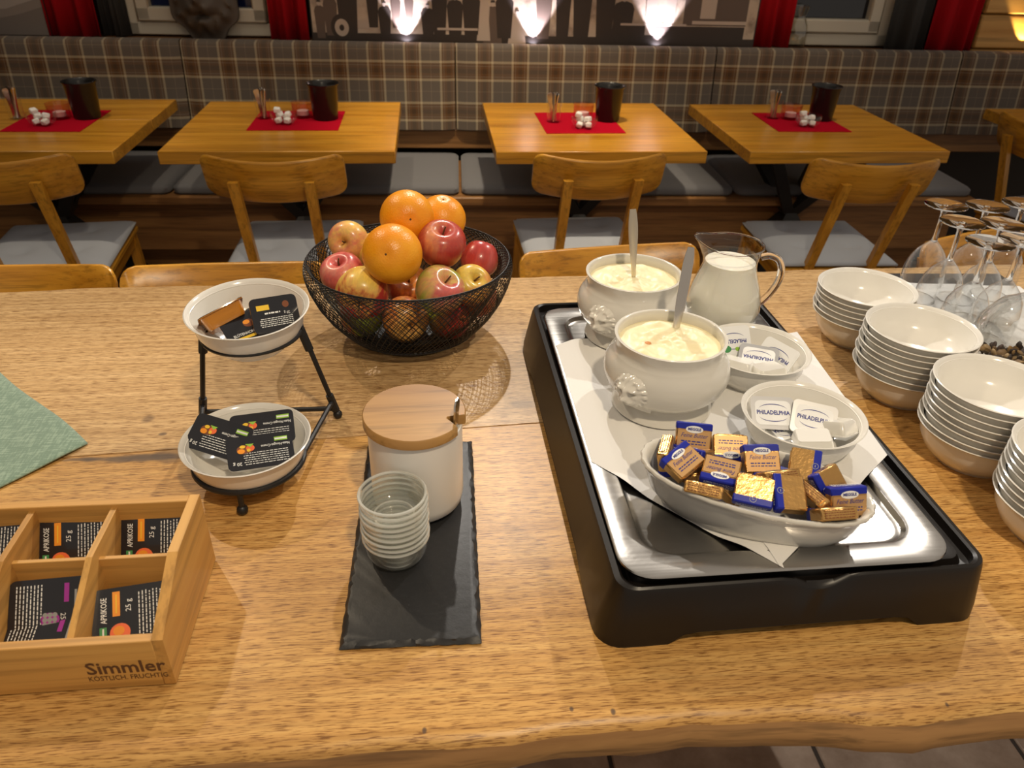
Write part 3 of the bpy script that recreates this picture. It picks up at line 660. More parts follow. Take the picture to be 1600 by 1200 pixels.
def jam_print(kind):
    p = Print(); w_, h = .062, .047       # text runs along the short side, so design turned by 90 degrees
    if kind == 'apricot':
        p.rect(-.0262, -.0225, -.0205, -.0075, ink_g, .0001); p.rect(-.0240, -.0215, -.0226, -.0085, ink_w, .0002)
        p.text('APRIKOSE', -.0225, .0065, .0068, ink_w, .0002, PI / 2, .01, 0, .72)
        p.rect(-.0158, .0005, -.0098, .0215, ink_o, .0001); p.rect(-.0133, .003, -.0123, .019, ink_y, .0002)
        p.text('25 g', -.0030, .0085, .0062, ink_w, .0002, PI / 2, .005); p.disc(-.0100, -.0135, .0082, .0078, ink_ap, .0001); p.disc(-.0110, -.0118, .0045, .0040, ink_o, .0002)
    else:
        p.disc(-.002, .010, .008, .006, ink_p, .0001); 
        for k in range(9): p.disc(-.006 + (k % 3) * .004, .006 + (k // 3) * .004, .0021, .0021, ink_gy, .0002, 9)
        p.rect(-.0235, -.014, -.0215, .014, ink_gy, .0002); p.text('25 g', -.0125, .010, .006, ink_w, .0002, PI / 2); p.rect(-.017, -.02, -.013, -.004, ink_p, .0001)
    lines(p, -.020, .020, .004, .027, 8, ink_w, .00045, .0001, True)
    return p.mesh('lid_print_' + kind, p.mats)
def butter_like(): pass
JL, JT = tub(.064, .050, .018, black_lid, white_tub)
JPa, JPc = jam_print('apricot'), jam_print('currant')
def jam(loc, rot, label, kind='apricot'):
    t = thing('jam_portion', label, 'jam portion', loc, rot, 'jam portions in the wooden box')
    ob('tub', JT, t); l = ob('lid', JL, t); ob('lid_print', JPa if kind == 'apricot' else JPc, l, (0, 0, .0001)); return t

# ------------------------------------------------------------------ wooden box
bx1, by0, by1 = -.2295, .442, .588; pit_ = .0727; nb = 4; bx0 = bx1 - nb * pit_ - .008
cb = thing('condiment_box', 'oak compartment box with branded front holding small jam portions', 'box', ((bx0 + bx1) / 2, (by0 + by1) / 2, ZT)); ccx, ccy = (bx0 + bx1) / 2, (by0 + by1) / 2
def side(x, t, top_b, top_f, y0, y1, name, kink=.512):
    prof = [(y0, .002), (y1, .002), (y1, top_b), (kink, top_b), (y0, top_f)]
    m = MB(); m.loft([[(x - ccx, y - ccy, z) for y, z in prof][::-1], [(x + t - ccx, y - ccy, z) for y, z in prof][::-1]]); m.obj(name, boxy, cb, ang=20)
side(bx1 - .009, .009, .0865, .0565, by0, by1, 'side_panel'); side(bx0, .009, .0865, .0565, by0, by1, 'side_panel')
MB().box((0, by1 - .0045 - ccy, .044), (bx1 - bx0 - .018, .009, .085), .0008).obj('back_panel', boxx, cb)
MB().box((0, by0 + .0045 - ccy, .0285), (bx1 - bx0 - .018, .009, .055), .0008).obj('front_panel', boxx, cb)
MB().box((0, 0, .003), (bx1 - bx0 - .018, by1 - by0 - .018, .005)).obj('bottom', boxx, cb)
MB().box((0, .525 - ccy, .0385), (bx1 - bx0 - .018, .0045, .066), .0006).obj('long_divider', boxx, cb)
for k in range(1, nb): side(bx1 - .006 - k * pit_, .0055, .082, .053, by0 + .009, by1 - .009, 'cross_divider', .515)
burn = mat('burnt_brown_lettering', (.10, .040, .012), .7)
p = Print(); a = PY(197, 1046, by0 - .0003)
p.text('Simmler', a.x - ccx, a.z - ZT + .0022, .0200, burn, 0, 0, .018, 0, .95); p.text('KÖSTLICH. FRUCHTIG.', a.x - ccx + .0005, a.z - ZT - .0098, .0080, burn, 0, 0, .004, 0, .80)
p.obj('lettering', cb, (0, by0 - ccy - .0003, 0), (PI / 2, 0, 0))
def col(k): return bx1 - .009 - pit_ * (k + .47)
jam((col(0) + .001, .566, ZT + .050), rotm(0, 52, 0, 0), 'apricot jam portion leaning in the box compartment nearest the bowl stand')
jam((col(1) - .001, .566, ZT + .050), rotm(2, 52, 0, 0), 'apricot jam portion leaning in the middle rear compartment of the box')
jam((col(2) - .0, .566, ZT + .050), rotm(-2, 50, 0, 0), 'dark jam portion partly seen in the third rear compartment of the box', 'currant')
jam((col(0), .553, ZT + .0235), rotm(-3, 8, 0, 180), 'jam portion lying flat under the leaning apricot one by the bowl stand', 'currant')
jam((col(0) + .0005, .490, ZT + .036), rotm(9, 38, 3, 0), 'shiny apricot jam portion in the front compartment above the lettering')
jam((col(0) + .0005, .500, ZT + .0245), rotm(14, 12, -8, 180), 'jam portion showing its white tub behind the shiny apricot one', 'currant')
jam((col(1) + .002, .497, ZT + .042), rotm(3, 46, 0, 180), 'currant jam portion with white lines standing in a front compartment', 'currant')
jam((col(1) - .001, .478, ZT + .0285), rotm(-4, 22, 0, 180), 'currant jam portion lying before the upright currant portion', 'currant')

# ------------------------------------------------------------------ two-tier bowl stand
ux, uy, uz = -.219, .832, .965; lx_, ly_, lz_ = -.2155, .716, .860; RB = .0705
st = thing('bowl_stand', 'black wire two-tier stand holding two white bowls', 'stand', (-.217, .76, ZT)); so = Vector((-.217, .76, ZT))
def T(p): return tuple(Vector(p) - so)
def ring(c, r, n=40): return [T((c[0] + r * math.cos(2 * PI * i / n), c[1] + r * math.sin(2 * PI * i / n), c[2])) for i in range(n)]
rr = .0032
m = MB(); m.tube(ring((ux, uy, uz - .034), .0565), rr, 8, True); m.obj('upper_ring', black_m, st)
m = MB(); m.tube(ring((lx_, ly_, lz_ - .030), .0600), rr, 8, True); m.obj('lower_ring', black_m, st)
fr, fl, ff = Vector((-.1312, .835, ZT + .006)), Vector((-.300, .838, ZT + .006)), Vector((-.2161, .657, ZT + .006))
tr_, tl_ = Vector((ux + .0565, uy, uz - .034)), Vector((ux - .0565, uy, uz - .034))
for a, b in ((fr, tr_), (fl, tl_)):
    d = b - a
    m = MB(); m.tube([T(a), T(b + Vector((0, 0, .004)))], rr, 8); m.tube([T(b - d * .22), T(b + d * .02)], rr * 1.7, 8); m.tube([T(a + d * .05), T(a + d * .24)], rr * 1.6, 8); m.ball(T(a), .006, 8); m.obj('rear_leg', black_m, st)
for s, a, b in ((1, fr, tr_), (-1, fl, tl_)):
    k = a + (b - a) * .16; e = Vector((lx_ + s * .0595, ly_ + .010, lz_ - .030))
    m = MB(); m.tube([T(k), T(e)], rr, 8); m.obj('side_arm', black_m, st)
m = MB(); m.tube([T(fr + (tr_ - fr) * .07), T(fl + (tl_ - fl) * .07)], rr, 8); m.obj('cross_bar', black_m, st)
m = MB(); m.tube([T((lx_, ly_ - .0595, lz_ - .030)), T(ff)], rr, 8); m.ball(T(ff), .0062, 8); m.obj('front_leg', black_m, st)
def bowl_mesh(R, H, base, m_, name='bowl', lip=.004, n=56):
    t = .0026
    out = [(.0, .0015), (base * .8, .0015), (base * .86, 0), (base, 0), (base * 1.03, .003), (base + (R - base) * .42, H * .25), (base + (R - base) * .70, H * .56), (R - lip * 1.6, H * .90), (R - .0008, H - .0022), (R, H - .0008), (R - .0012, H)]
    inn = [(R - lip, H - .002), (R - lip * 1.9, H * .84), (base + (R - base) * .62, H * .5), (base + (R - base) * .3, H * .22 + t), (base * .8, t + .001), (0, t)]
    m = MB(); m.lathe(out + inn, n); return m.mesh(name, m_, 50)
SB = bowl_mesh(RB, .050, .040, white_c)
ub = tag(ob('white_bowl', SB, None, (ux, uy, uz - .050), (math.radians(4), 0, 0)), 'white bowl with honey portions on the upper tier of the stand', 'bowl')
lb = tag(ob('white_bowl', SB, None, (lx_, ly_, lz_ - .050)), 'white bowl with black nut cream portions on the lower tier', 'bowl')
# honey portions
HL, HT = tub(.056, .041, .018, black_lid, amber_tub, .006)
p = Print(); p.disc(.003, .004, .0065, .0055, ink_br, .0001); p.disc(.001, .006, .004, .003, ink_o, .0002); p.text('BLÜTENHONIG', -.006, -.0085, .0052, ink_w, .0002, 0, .01, 0, .8); p.rect(-.018, -.0155, .004, -.012, ink_y, .0001); p.text('20 g', .015, .006, .004, ink_w, .0001); lines(p, .009, .022, -.006, .003, 4, ink_w, .0004); HP1 = p.mesh('p', p.mats)
p = Print(); p.rect(.006, -.012, .021, -.006, ink_y, .0001); lines(p, -.02, .02, .003, .014, 5, ink_w, .0004); p.disc(-.014, -.010, .004, .004, ink_br, .0001); lines(p, -.006, .014, -.003, -.001, 1, ink_w, .0009); p.text('20 g', -.014, .0, .0042, ink_w, .0001); HP2 = p.mesh('p', p.mats)
def pack(name, loc, rot, label, cat, lid, tubm, prm, group):
    t = thing(name, label, cat, loc, rot, group); ob('tub', tubm, t); l = ob('lid', lid, t)
    if prm: ob('lid_print', prm, l, (0, 0, .0001))
    return t
g = 'honey portions in the upper bowl'
pack('honey_portion', (ux - .034, uy + .006, uz - .010), rotm(18, -38, -20, 0), 'honey portion turned to show its amber tub beside the bowl rim', 'honey portion', HL, HT, HP2, g)
pack('honey_portion', (ux - .001, uy - .012, uz - .021), rotm(22, 28, 0, 12), 'honey portion with its black lid up in the middle of the bowl', 'honey portion', HL, HT, HP1, g)
pack('honey_portion', (ux + .031, uy - .004, uz - .010), rotm(20, 62, 12, 180), 'honey portion standing on edge with its lid text upside down', 'honey portion', HL, HT, HP2, g)
pack('honey_portion', (ux + .012, uy + .018, uz - .026), rotm(-10, 6, 0, 0), 'honey portion lying below the other honey portions', 'honey portion', HL, HT, HP2, g)
# nut cream portions
NL, NT = tub(.070, .042, .016, black_lid, white_tub, .006)
p = Print(); p.disc(.016, -.004, .0085, .0058, ink_br, .0001); p.disc(.020, -.002, .004, .003, ink_o, .0002); p.disc(.010, -.005, .0045, .004, ink_ap, .0002); p.disc(.012, -.0025, .002, .002, ink_y, .0003); p.poly([(.006, -.010), (.015, -.0105), (.010, -.006)], ink_lg, .0003)
p.disc(.018, -.0075, .003, .002, ink_y, .0003)
p.text('Nuss-Nougat-Creme', -.0165, -.0055, .0046, ink_w, .0002, 0, .012, 0, .78); p.rect(-.030, -.015, -.016, -.010, ink_lg, .0001); p.rect(-.0295, -.0135, -.0165, -.0115, ink_w, .0002); p.text('20 g', .025, .0135, .0055, ink_w, .0002, 0, .01)
lines(p, -.029, .018, .000, .0165, 6, ink_w, .0004); NP = p.mesh('p', p.mats)
g = 'nut cream portions in the lower bowl'
pack('nut_cream_portion', (lx_ + .014, ly_ + .021, lz_ - .004), rotm(10, 28, 0, 180), 'nut cream portion resting against the rear rim of the lower bowl', 'spread portion', NL, NT, NP, g)
pack('nut_cream_portion', (lx_ + .018, ly_ - .017, lz_ - .007), rotm(14, 24, 4, 180), 'nut cream portion lying in front of the one at the rear rim', 'spread portion', NL, NT, NP, g)
pack('nut_cream_portion', (lx_ - .030, ly_ + .004, lz_ - .002), rotm(-26, 34, 8, 180), 'nut cream portion leaning sideways over the bowl rim', 'spread portion', NL, NT, NP, g)

# ------------------------------------------------------------------ wire fruit basket
FB = Vector((-.0385, 1.062, ZT))
fb = thing('fruit_basket', 'round black wire mesh basket piled with fruit', 'basket', FB)
prof_o = [(.074, .004), (.086, .008), (.104, .022), (.124, .045), (.139, .070), (.149, .095), (.1525, .112), (.151, .122), (.147, .126)]
prof_i = [(.147, .126), (.142, .120), (.136, .105), (.126, .080), (.110, .052), (.088, .026), (.070, .010)]
def pos(prof, t):
    q = t * (len(prof) - 1); i = min(int(q), len(prof) - 2); f = q - i; return prof[i][0] + (prof[i + 1][0] - prof[i][0]) * f, prof[i][1] + (prof[i + 1][1] - prof[i][1]) * f
def wires(prof, n, twist, r, name, seg):
    m = MB()
    for k in range(n):
        for s in (-1, 1):
            pts = []
            for i in range(seg + 1):
                t = i / seg; R_, z = pos(prof, t); a = 2 * PI * k / n + s * twist * t
                pts.append((R_ * math.cos(a), R_ * math.sin(a), z + .0004 * s))
            m.tube(pts, r, 3, cap=False)
    return stuff(m.obj(name, black_m, fb, ang=80))
wires(prof_o, 92, 1.0, .00062, 'outer_mesh', 18); wires(prof_i, 92, .95, .00055, 'inner_mesh', 16)
m = MB(); m.tube([(.147 * math.cos(2 * PI * i / 72), .147 * math.sin(2 * PI * i / 72), .1262) for i in range(72)], .0009, 6, True); m.obj('rim_wire', black_m, fb)
m = MB(); m.lathe([(.0, .0), (.074, 0), (.077, .003), (.074, .006), (.0, .006)], 48); m.obj('base_plate', black_m, fb)
m = MB(); m.tube([(.100 * math.cos(2 * PI * i / 72), .100 * math.sin(2 * PI * i / 72), .018) for i in range(72)], .0011, 6, True); m.obj('hoop', black_m, fb)
om = mat('orange_peel', (.85, .33, .012), .34, spec=.5)
c = coords(om, (1, 1, 1), True); vo = N(om, 'ShaderNodeTexVoronoi'); vo.inputs['Scale'].default_value = 430; L(om, c, vo.inputs['Vector']); bump(om, vo.outputs['Distance'], .35, .0007)
n_ = noise(om, coords(om, (18, 18, 18), True), 1, 3); r_ = ramp(om, [(.35, (.80, .27, .006)), (.65, (.88, .38, .018))]); L(om, n_, r_.inputs[0]); L(om, r_.outputs[0], bsdf(om).inputs['Base Color'])
def orange_me(d):
    r = d / 2; pr_ = []
    for i in range(25):
        a = PI * i / 24; z = -math.cos(a) * r * .96; x = math.sin(a) * r
        if a < .25: z += .0016 * (1 - a / .25)
        if a > PI - .25: z -= .0025 * (1 - (PI - a) / .25)
        pr_.append((x, z))
    m = MB(); m.lathe(pr_, 40); return m
navel = mat('orange_navel', (.10, .05, .015), .8); calyx_m = mat('apple_calyx', (.06, .045, .02), .9); stem_m = mat('apple_stem', (.10, .055, .02), .8)
def put_orange(u, v, y, dpx, label, axis):
    p = PY(u, v, y); dep = (p - CAM).dot(FWD); d = dpx * dep / F
    o = tag(orange_me(d).obj('orange', om, None, p, axis, 60), label, 'orange', 'oranges in the wire basket')
    m = MB(); m.ball((0, 0, d / 2 * .955 - .0022), .0016, 6, 0, (1, 1, .6)); m.obj('navel', navel, o)
put_orange(613, 397, .995, 94, 'big orange resting at the front of the fruit pile', (1.15, -.45, 0))
put_orange(636, 340, 1.075, 85, 'orange topping the fruit pile', (1.25, .55, 0))
put_orange(690, 342, 1.135, 76, 'orange half hidden behind the topmost orange', (.2, .1, 0))
Y_, Rd, Pk, Gn, Or = (.72, .50, .10), (.40, .035, .030), (.60, .13, .12), (.36, .45, .05), (.70, .26, .06)
def apple_me(d):
    r = d / 2; pr_ = [(0, -.62 * r), (.12 * r, -.70 * r), (.28 * r, -.80 * r), (.45 * r, -.82 * r), (.66 * r, -.70 * r), (.84 * r, -.45 * r), (.96 * r, -.12 * r), (1.0 * r, .18 * r), (.95 * r, .46 * r), (.80 * r, .70 * r), (.58 * r, .83 * r), (.38 * r, .84 * r), (.22 * r, .74 * r), (.10 * r, .60 * r), (0, .50 * r)]
    m = MB(); m.lathe(pr_, 36); return m
def put_apple(k, u, v, y, dpx, label, cols, axis, lo=.36, hi=.64):
    p = PY(u, v, y); dep = (p - CAM).dot(FWD); d = dpx * dep / F
    o = tag(apple_me(d).obj('apple', fruit_mat('apple_skin_%d' % k, *cols, lo, hi), None, p, axis, 80), label, 'apple', 'apples in the wire basket')
    s = o.modifiers.new('sub', 'SUBSURF'); s.levels = 1; s.render_levels = 1
    m = MB(); m.ball((0, 0, -.635 * d / 2), .0035, 6, 0, (1, 1, .7)); m.obj('calyx', calyx_m, o)
    m = MB(); m.tube([(0, 0, .5 * d / 2), (.001, 0, .75 * d / 2), (.003, .001, .95 * d / 2)], .0012, 6); m.obj('stem', stem_m, o)
put_apple(1, 546, 376, 1.105, 64, 'small yellow apple with a pink cheek near the basket rim', (Y_, (.72, .42, .13), (.65, .22, .13)), (1.2, -.9, 0))
put_apple(2, 585, 395, 1.10, 60, 'pale yellow apple peeking out behind the front orange', (Y_, Y_, (.66, .36, .12)), (.4, .2, 0))
put_apple(3, 536, 430, 1.045, 70, 'pink-red apple at the rim below the small yellow apple', (Rd, Pk, (.62, .28, .20)), (.3, -.2, 0), .34, .70)
put_apple(4, 567, 455, 1.000, 84, 'yellow apple with a red flank under the front orange', (Y_, (.70, .38, .10), Rd), (1.9, .6, 0), .46, .66)
put_apple(5, 690, 383, 1.045, 77, 'glossy dark red apple beside the front orange', (Rd, (.44, .07, .05), (.58, .22, .10)), (.35, .1, 0), .40, .78)
put_apple(6, 750, 403, 1.090, 60, 'red apple with its calyx showing at the basket rim', (Rd, (.46, .06, .05), Pk), (2.6, .3, 0), .35, .75)
put_apple(7, 686, 455, .995, 79, 'pink and green apple at the front of the basket', (Gn, (.62, .38, .14), Pk), (.55, .25, .5), .46, .74)
put_apple(8, 735, 447, 1.040, 66, 'orange-yellow apple between two apples at the rim', (Or, (.70, .32, .08), Y_), (.6, .4, 0))
put_apple(9, 632, 497, 1.030, 74, 'red and yellow apple seen through the mesh at the front', (Rd, Or, (.66, .36, .10)), (1.7, 0, .4))
put_apple(10, 565, 492, 1.050, 70, 'dark apple low behind the mesh below the yellow apple', (Rd, (.35, .08, .04), Gn), (1, .5, 0))
put_apple(11, 700, 497, 1.045, 68, 'green and red apple low behind the mesh', (Gn, (.5, .2, .06), Rd), (1.4, .2, 1))
put_apple(12, 745, 466, 1.075, 62, 'dark red apple low behind the mesh near the tray', (Rd, (.36, .05, .04), (.5, .2, .08)), (.8, .6, 0))
put_apple(13, 640, 452, 1.090, 72, 'shaded red apple buried in the middle of the pile', (Rd, (.4, .1, .05), Or), (.5, 0, 0))

# ------------------------------------------------------------------ slate, canister, glass bowls
sl_c = Vector((-.0287, .618, ZT)); random.seed(3)
def jag(n, a, b):   # uneven chipped edge
    out = []
    for i in range(n):
        t = i / n; out.append((a[0] + (b[0] - a[0]) * t, a[1] + (b[1] - a[1]) * t))
    return out
cs = [(-.0635, -.153), (.0635, -.153), (.0635, .153), (-.0635, .153)]; outl = []
for i in range(4): outl += jag(30 if i % 2 == 0 else 60, cs[i], cs[(i + 1) % 4])
def rough(pts, ins, amp, z, zamp=0):
    o = []
    for i, (x, y) in enumerate(pts):
        d = amp * random.uniform(-1, 1); k = 1 - ins / .0635; ky = 1 - ins / .153
        o.append((x * k + d * (1 if abs(x) > .063 else 0), y * ky + d * (1 if abs(y) > .152 else 0), z + zamp * random.uniform(-1, 1)))
    return o
m = MB(); m.loft([rough(outl, .001, .0005, 0), rough(outl, 0, .0006, .0018), rough(outl, .0016, .0011, .0038, .0006), rough(outl, .0042, .0014, .0058, .0003), rough(outl, .006, .0004, .0062)])
tag(m.obj('slate_board', slate_m, None, sl_c, (0, 0, -.024), 20), 'black slate board with chipped edges under the white canister', 'board')
ZS = ZT + .0062
cn = thing('canister', 'white ceramic canister with a round wooden lid on the slate', 'canister', (-.0264, .660, ZS))
m = MB(); R_ = .0492; hb = .1055
m.lathe([(0, 0), (.036, 0), (.042, .002), (.0475, .008), (R_, .018), (R_, hb), (R_ - .001, hb + .001), (R_ - .004, hb), (R_ - .0045, .02), (0, .006)], 64); m.obj('body', mat('matt_white_ceramic', (.80, .79, .76), .28), cn)
lidw = wood('beech_lid', (.30, .150, .045), (.48, .27, .088), 'x', .45, freq=14, stretch=7, pore=.3)
m = MB(); nl = 72; na = math.radians(-22)
def lid_loop(r, z):
    o = []
    for i in range(nl):
        a = 2 * PI * i / nl; d = abs((a - na + PI) % (2 * PI) - PI); rad = r
        if d < .17: rad = r - .017 * math.cos(d / .17 * PI / 2) ** .5
        o.append((rad * math.cos(a), rad * math.sin(a), z))
    return o
m.loft([lid_loop(.0515, 0), lid_loop(.053, .0012), lid_loop(.053, .0108), lid_loop(.0518, .012)]); m.obj('lid', lidw, cn, (0, 0, hb + .001), ang=45)
sp = thing('dosing_spoon', 'silver spoon tip poking out of the canister lid notch', 'spoon', (-.0262 + .0385 * math.cos(na), .660 + .0385 * math.sin(na), ZS + .004))
m = MB(); lpn = []
for s, w_, t in ((0, .0035, .001), (.09, .0035, .001), (.115, .0050, .001), (.134, .0065, .0009), (.139, .0035, .0008)):
    lpn.append([(t, -w_, s), (t, w_, s), (-t, w_, s), (-t, -w_, s)])
m.loft(lpn); m.obj('handle', chrome, sp, (.0, 0, 0), (0, .06, na))
gstack = thin_glass('stacked_bowl_glass', (.975, .985, .965), .08, .8, 2.0, milk=.05); grim = thin_glass('stacked_bowl_rim_glass', (.95, .96, .93), .28, .6, 2.0, milk=.34)
m = MB(); m.lathe([(0, .001), (.018, .001), (.0200, 0), (.023, .0008), (.0275, .0042), (.0300, .010), (.0310, .018), (.0318, .0275)], 40); GB = m.mesh('glass_bowl', gstack)
m = MB(); m.tube([(.0320 * math.cos(2 * PI * i / 40), .0320 * math.sin(2 * PI * i / 40), .0275) for i in range(40)], .0016, 8, True); m.tube([(.0195 * math.cos(2 * PI * i / 32), .0195 * math.sin(2 * PI * i / 32), .001) for i in range(32)], .0011, 6, True); GR = m.mesh('rim', grim)
NGB = 9
for i in range(NGB):
    lab = 'topmost clear glass bowl of the stack on the slate' if i == NGB - 1 else 'lowest clear glass bowl of the stack on the slate' if i == 0 else 'clear glass bowl nested within the stack on the slate'
    o = tag(ob('glass_bowl', GB, None, (-.0475 + .0006 * math.sin(i * 2.1), .5765 + .0005 * math.cos(i * 1.7), ZS + .0003 + i * .0066), (0, 0, i * .5)), lab, 'bowl', 'small glass bowls stacked on the slate'); ob('rim', GR, o)

# ------------------------------------------------------------------ black tray base, steel tray, papers
TB = Vector((.317, .7365, ZT)); TR = math.radians(.9)
tb = thing('tray_base', 'black plastic cooling base under the steel tray', 'tray stand', TB, (0, 0, TR))
def tloop(w_, h, r, z, feet=0, scoop=0):
    pts = rrect(w_, h, r, z, 6, 24, 24); o = []
    for x, y, zz_ in pts:
        if feet:
            fx = max(0, min(1, (.118 - abs(x)) / .012)) if abs(y) > h / 2 - .02 else 0; fy = max(0, min(1, (.20 - abs(y)) / .012)) if abs(x) > w_ / 2 - .02 else 0
            zz_ += feet * max(fx, fy)
        if scoop and y < -h / 2 + .02: zz_ -= scoop * 1.3 * math.exp(-((x - .012) / .022) ** 4)
        o.append((x, y, zz_))
    return o
m = MB(); m.loft([tloop(.364, .558, .02, .001, .014), tloop(.374, .568, .025, 0, .014), tloop(.372, .567, .025, .0155, .0), tloop(.350, .563, .020, .064, 0, .006), tloop(.346, .560, .018, .069, 0, .009), tloop(.336, .556, .016, .0705, 0, .009), tloop(.331, .551, .015, .069, 0, .006), tloop(.329, .549, .014, .060), tloop(.318, .536, .012, .0585), tloop(.31, .53, .012, .066), tloop(.30, .52, .012, .067)], False, True)
m.obj('body', black_p, tb, ang=30)
sx0, sy0 = .307, .7225
stt = thing('steel_tray', 'shallow stainless steel tray set on the black base', 'tray', (sx0, sy0, ZT + .067), (0, 0, TR * .5))
def sloop(w_, h, r, z): return rrect(w_, h, r, z, 8, 6, 6)
m = MB(); m.loft([sloop(.309, .521, .030, .0068), sloop(.311, .523, .031, .0085), sloop(.3095, .5215, .030, .0098), sloop(.306, .518, .029, .0104), sloop(.264, .474, .030, .0104), sloop(.260, .470, .030, .0095), sloop(.254, .464, .028, .0045), sloop(.249, .459, .026, .0032), sloop(.243, .453, .024, .0028)], False, True)
m.obj('pan', steel, stt, ang=30)
ZW = ZT + .067 + .0028; ZF = ZT + .067 + .0104
def paper(name, poly, dz, label, n=46):
    # drape a sheet over flange and well: grid over the quad
    a, b, c_, d = [Vector(q) for q in poly]
    def fn(u, v):
        p = (a * (1 - u) + b * u) * (1 - v) + (d * (1 - u) + c_ * u) * v
        dx = (.130 - abs(p.x - sx0)); dy = (.235 - abs(p.y - sy0)); e = min(dx, dy); t = max(0, min(1, e / .03)); t = t * t * (3 - 2 * t)
        z = ZF + (ZW + .001 - ZF) * t + dz + .0004 * math.sin(p.x * 60 + p.y * 25)
        return (p.x, p.y, max(z, ZW + dz + .0004))
    m = MB(); m.grid(fn, n, n); o = tag(m.obj(name, paper_m, None, (0, 0, 0), (0, 0, 0), 80), label, 'paper'); return o
q = lambda u, v: tuple(P(u, v, ZF))
paper('paper_sheet', [q(869, 540), q(924, 722), q(1225, 888), q(1075, 470)], .0006, 'white paper sheet under the tureens on the steel tray')
paper('paper_sheet', [q(1010, 560), q(1218, 886), q(1386, 712), q(1245, 520)], .0012, 'white paper sheet reaching past the edge of the steel tray')

# ------------------------------------------------------------------ tureens
ZP = ZW + .0022
TH = .964 - ZP
tprof = [(.0, .0), (.050, 0), (.056, .0), (.0585, .002), (.0570, .006), (.0500, .0115), (.0475, .016), (.0520, .0195), (.0600, .0250), (.0675, .034), (.0715, .045), (.0720, .052), (.0700, .061), (.0660, .068), (.0630, .0715), (.0625, .0735), (.0610, .0745), (.0605, .080), (.0615, .0855), (.0625, .089), (.0630, .0915), (.0622, TH - .0006), (.0605, TH), (.0590, TH - .0012), (.0580, .086), (.0575, .078)]
def rad_at(z):
    for (r0, z0), (r1, z1) in zip(tprof[8:20], tprof[9:21]):
        if z0 <= z <= z1: return r0 + (r1 - r0) * (z - z0) / max(1e-6, z1 - z0)
    return .062
cream = mat('pale_yellow_quark', (.83, .74, .47), .42, sss=.15)
def tureen(x, y, ang, label, seed):
    t = thing('lion_tureen', label, 'tureen', (x, y, ZP), (0, 0, ang), 'white lion head tureens on the tray')
    m = MB(); m.lathe(tprof + [(.057, .03), (.04, .02), (0, .018)], 72); m.obj('body', ivory_c, t, ang=60)
    for s in (0, PI):
        def fn(u, v, s=s):
            a, b = (u - .5) * 2.24, (v - .5) * 2.24; z = .0450 + b * .0215; th = a * .0235 / .072
            r = rad_at(max(.0255, min(.072, z))) + lion_h(a, b) * .0135 - .0006
            return (r * math.cos(th + s), r * math.sin(th + s), z)
        m = MB(); m.grid(fn, 56, 56); m.obj('lion_head', ivory_c, t, ang=80)
    def cf(u, v):
        r = .0585 * u; a = v * 2 * PI; x_, y_ = r * math.cos(a), r * math.sin(a)
        h = .0045 * mnoise.noise((x_ * 55 + seed, y_ * 55, 0)) + .002 * mnoise.noise((x_ * 140, y_ * 140 + seed, 3)); e = max(0, min(1, (1 - u) / .25))
        return (x_, y_, .0795 + h * e + .003 * e)
    m = MB(); m.grid(cf, 22, 56); m.obj('quark_filling', cream, t, ang=80); return t
tureen(.2605, .739, math.radians(-139), 'white lion head tureen with fruit-specked quark beside the butter dish', 1)
tureen(.2585, .910, math.radians(-136), 'white lion head tureen of quark next to the milk jug', 5)
m = MB(); a = P(1012, 537, ZP + .0835); m.ball((0, 0, 0), .0042, 6, 0, (1, .8, .5))
tag(m.obj('fruit_piece', mat('peach_piece', (.72, .33, .14), .5), None, (a.x, a.y, ZP + .0838)), 'small orange fruit piece on the quark in the nearer tureen', 'fruit piece')
def cutlery(name, u0, v0, zc, u1, v1, dy, ws, m_, label, bend=.0):
    a = P(u0, v0, zc); b = PY(u1, v1, a.y + dy); d = (b - a); a2 = a - d.normalized() * .035; n = 14
    zax = d.normalized(); xax = (RGT - zax * RGT.dot(zax)).normalized(); yax = zax.cross(xax); ln = (b - a2).length
    m = MB(); lp_ = []
    for i in range(n + 1):
        t = i / n; q_ = t * (len(ws) - 1); k = min(int(q_), len(ws) - 2); w_ = ws[k] + (ws[k + 1] - ws[k]) * (q_ - k)
        th = .0016 * (1.0 if t < .97 else .6); off = -bend * math.sin(t * PI)
        lp_.append([tuple(a2 + zax * (t * ln) + xax * (w_ * cx) + yax * (th * cy + off) - a2) for cx, cy in ((-1, -.3), (-.6, -1), (.6, -1), (1, -.3), (1, .3), (.6, 1), (-.6, 1), (-1, .3))])
    m.loft(lp_); return tag(m.obj(name, m_, None, a2, ang=50), label, 'spoon')
cutlery('serving_spoon', 1057, 508, .9565, 1080, 386, .020, [.0030, .0030, .0036, .0044, .0052, .0058, .0062, .0062, .0060, .0058, .0035], chrome, 'dark steel spoon handle standing in the fruit-specked quark')
cutlery('serving_spoon', 990, 428, .9565, 989, 327, .012, [.0028, .0026, .0026, .0030, .0038, .0048, .0058, .0062, .0058, .004], mat('brushed_cutlery_steel', (.66, .58, .46), .3, metal=1), 'flat-ended steel spoon standing in the quark by the milk jug')

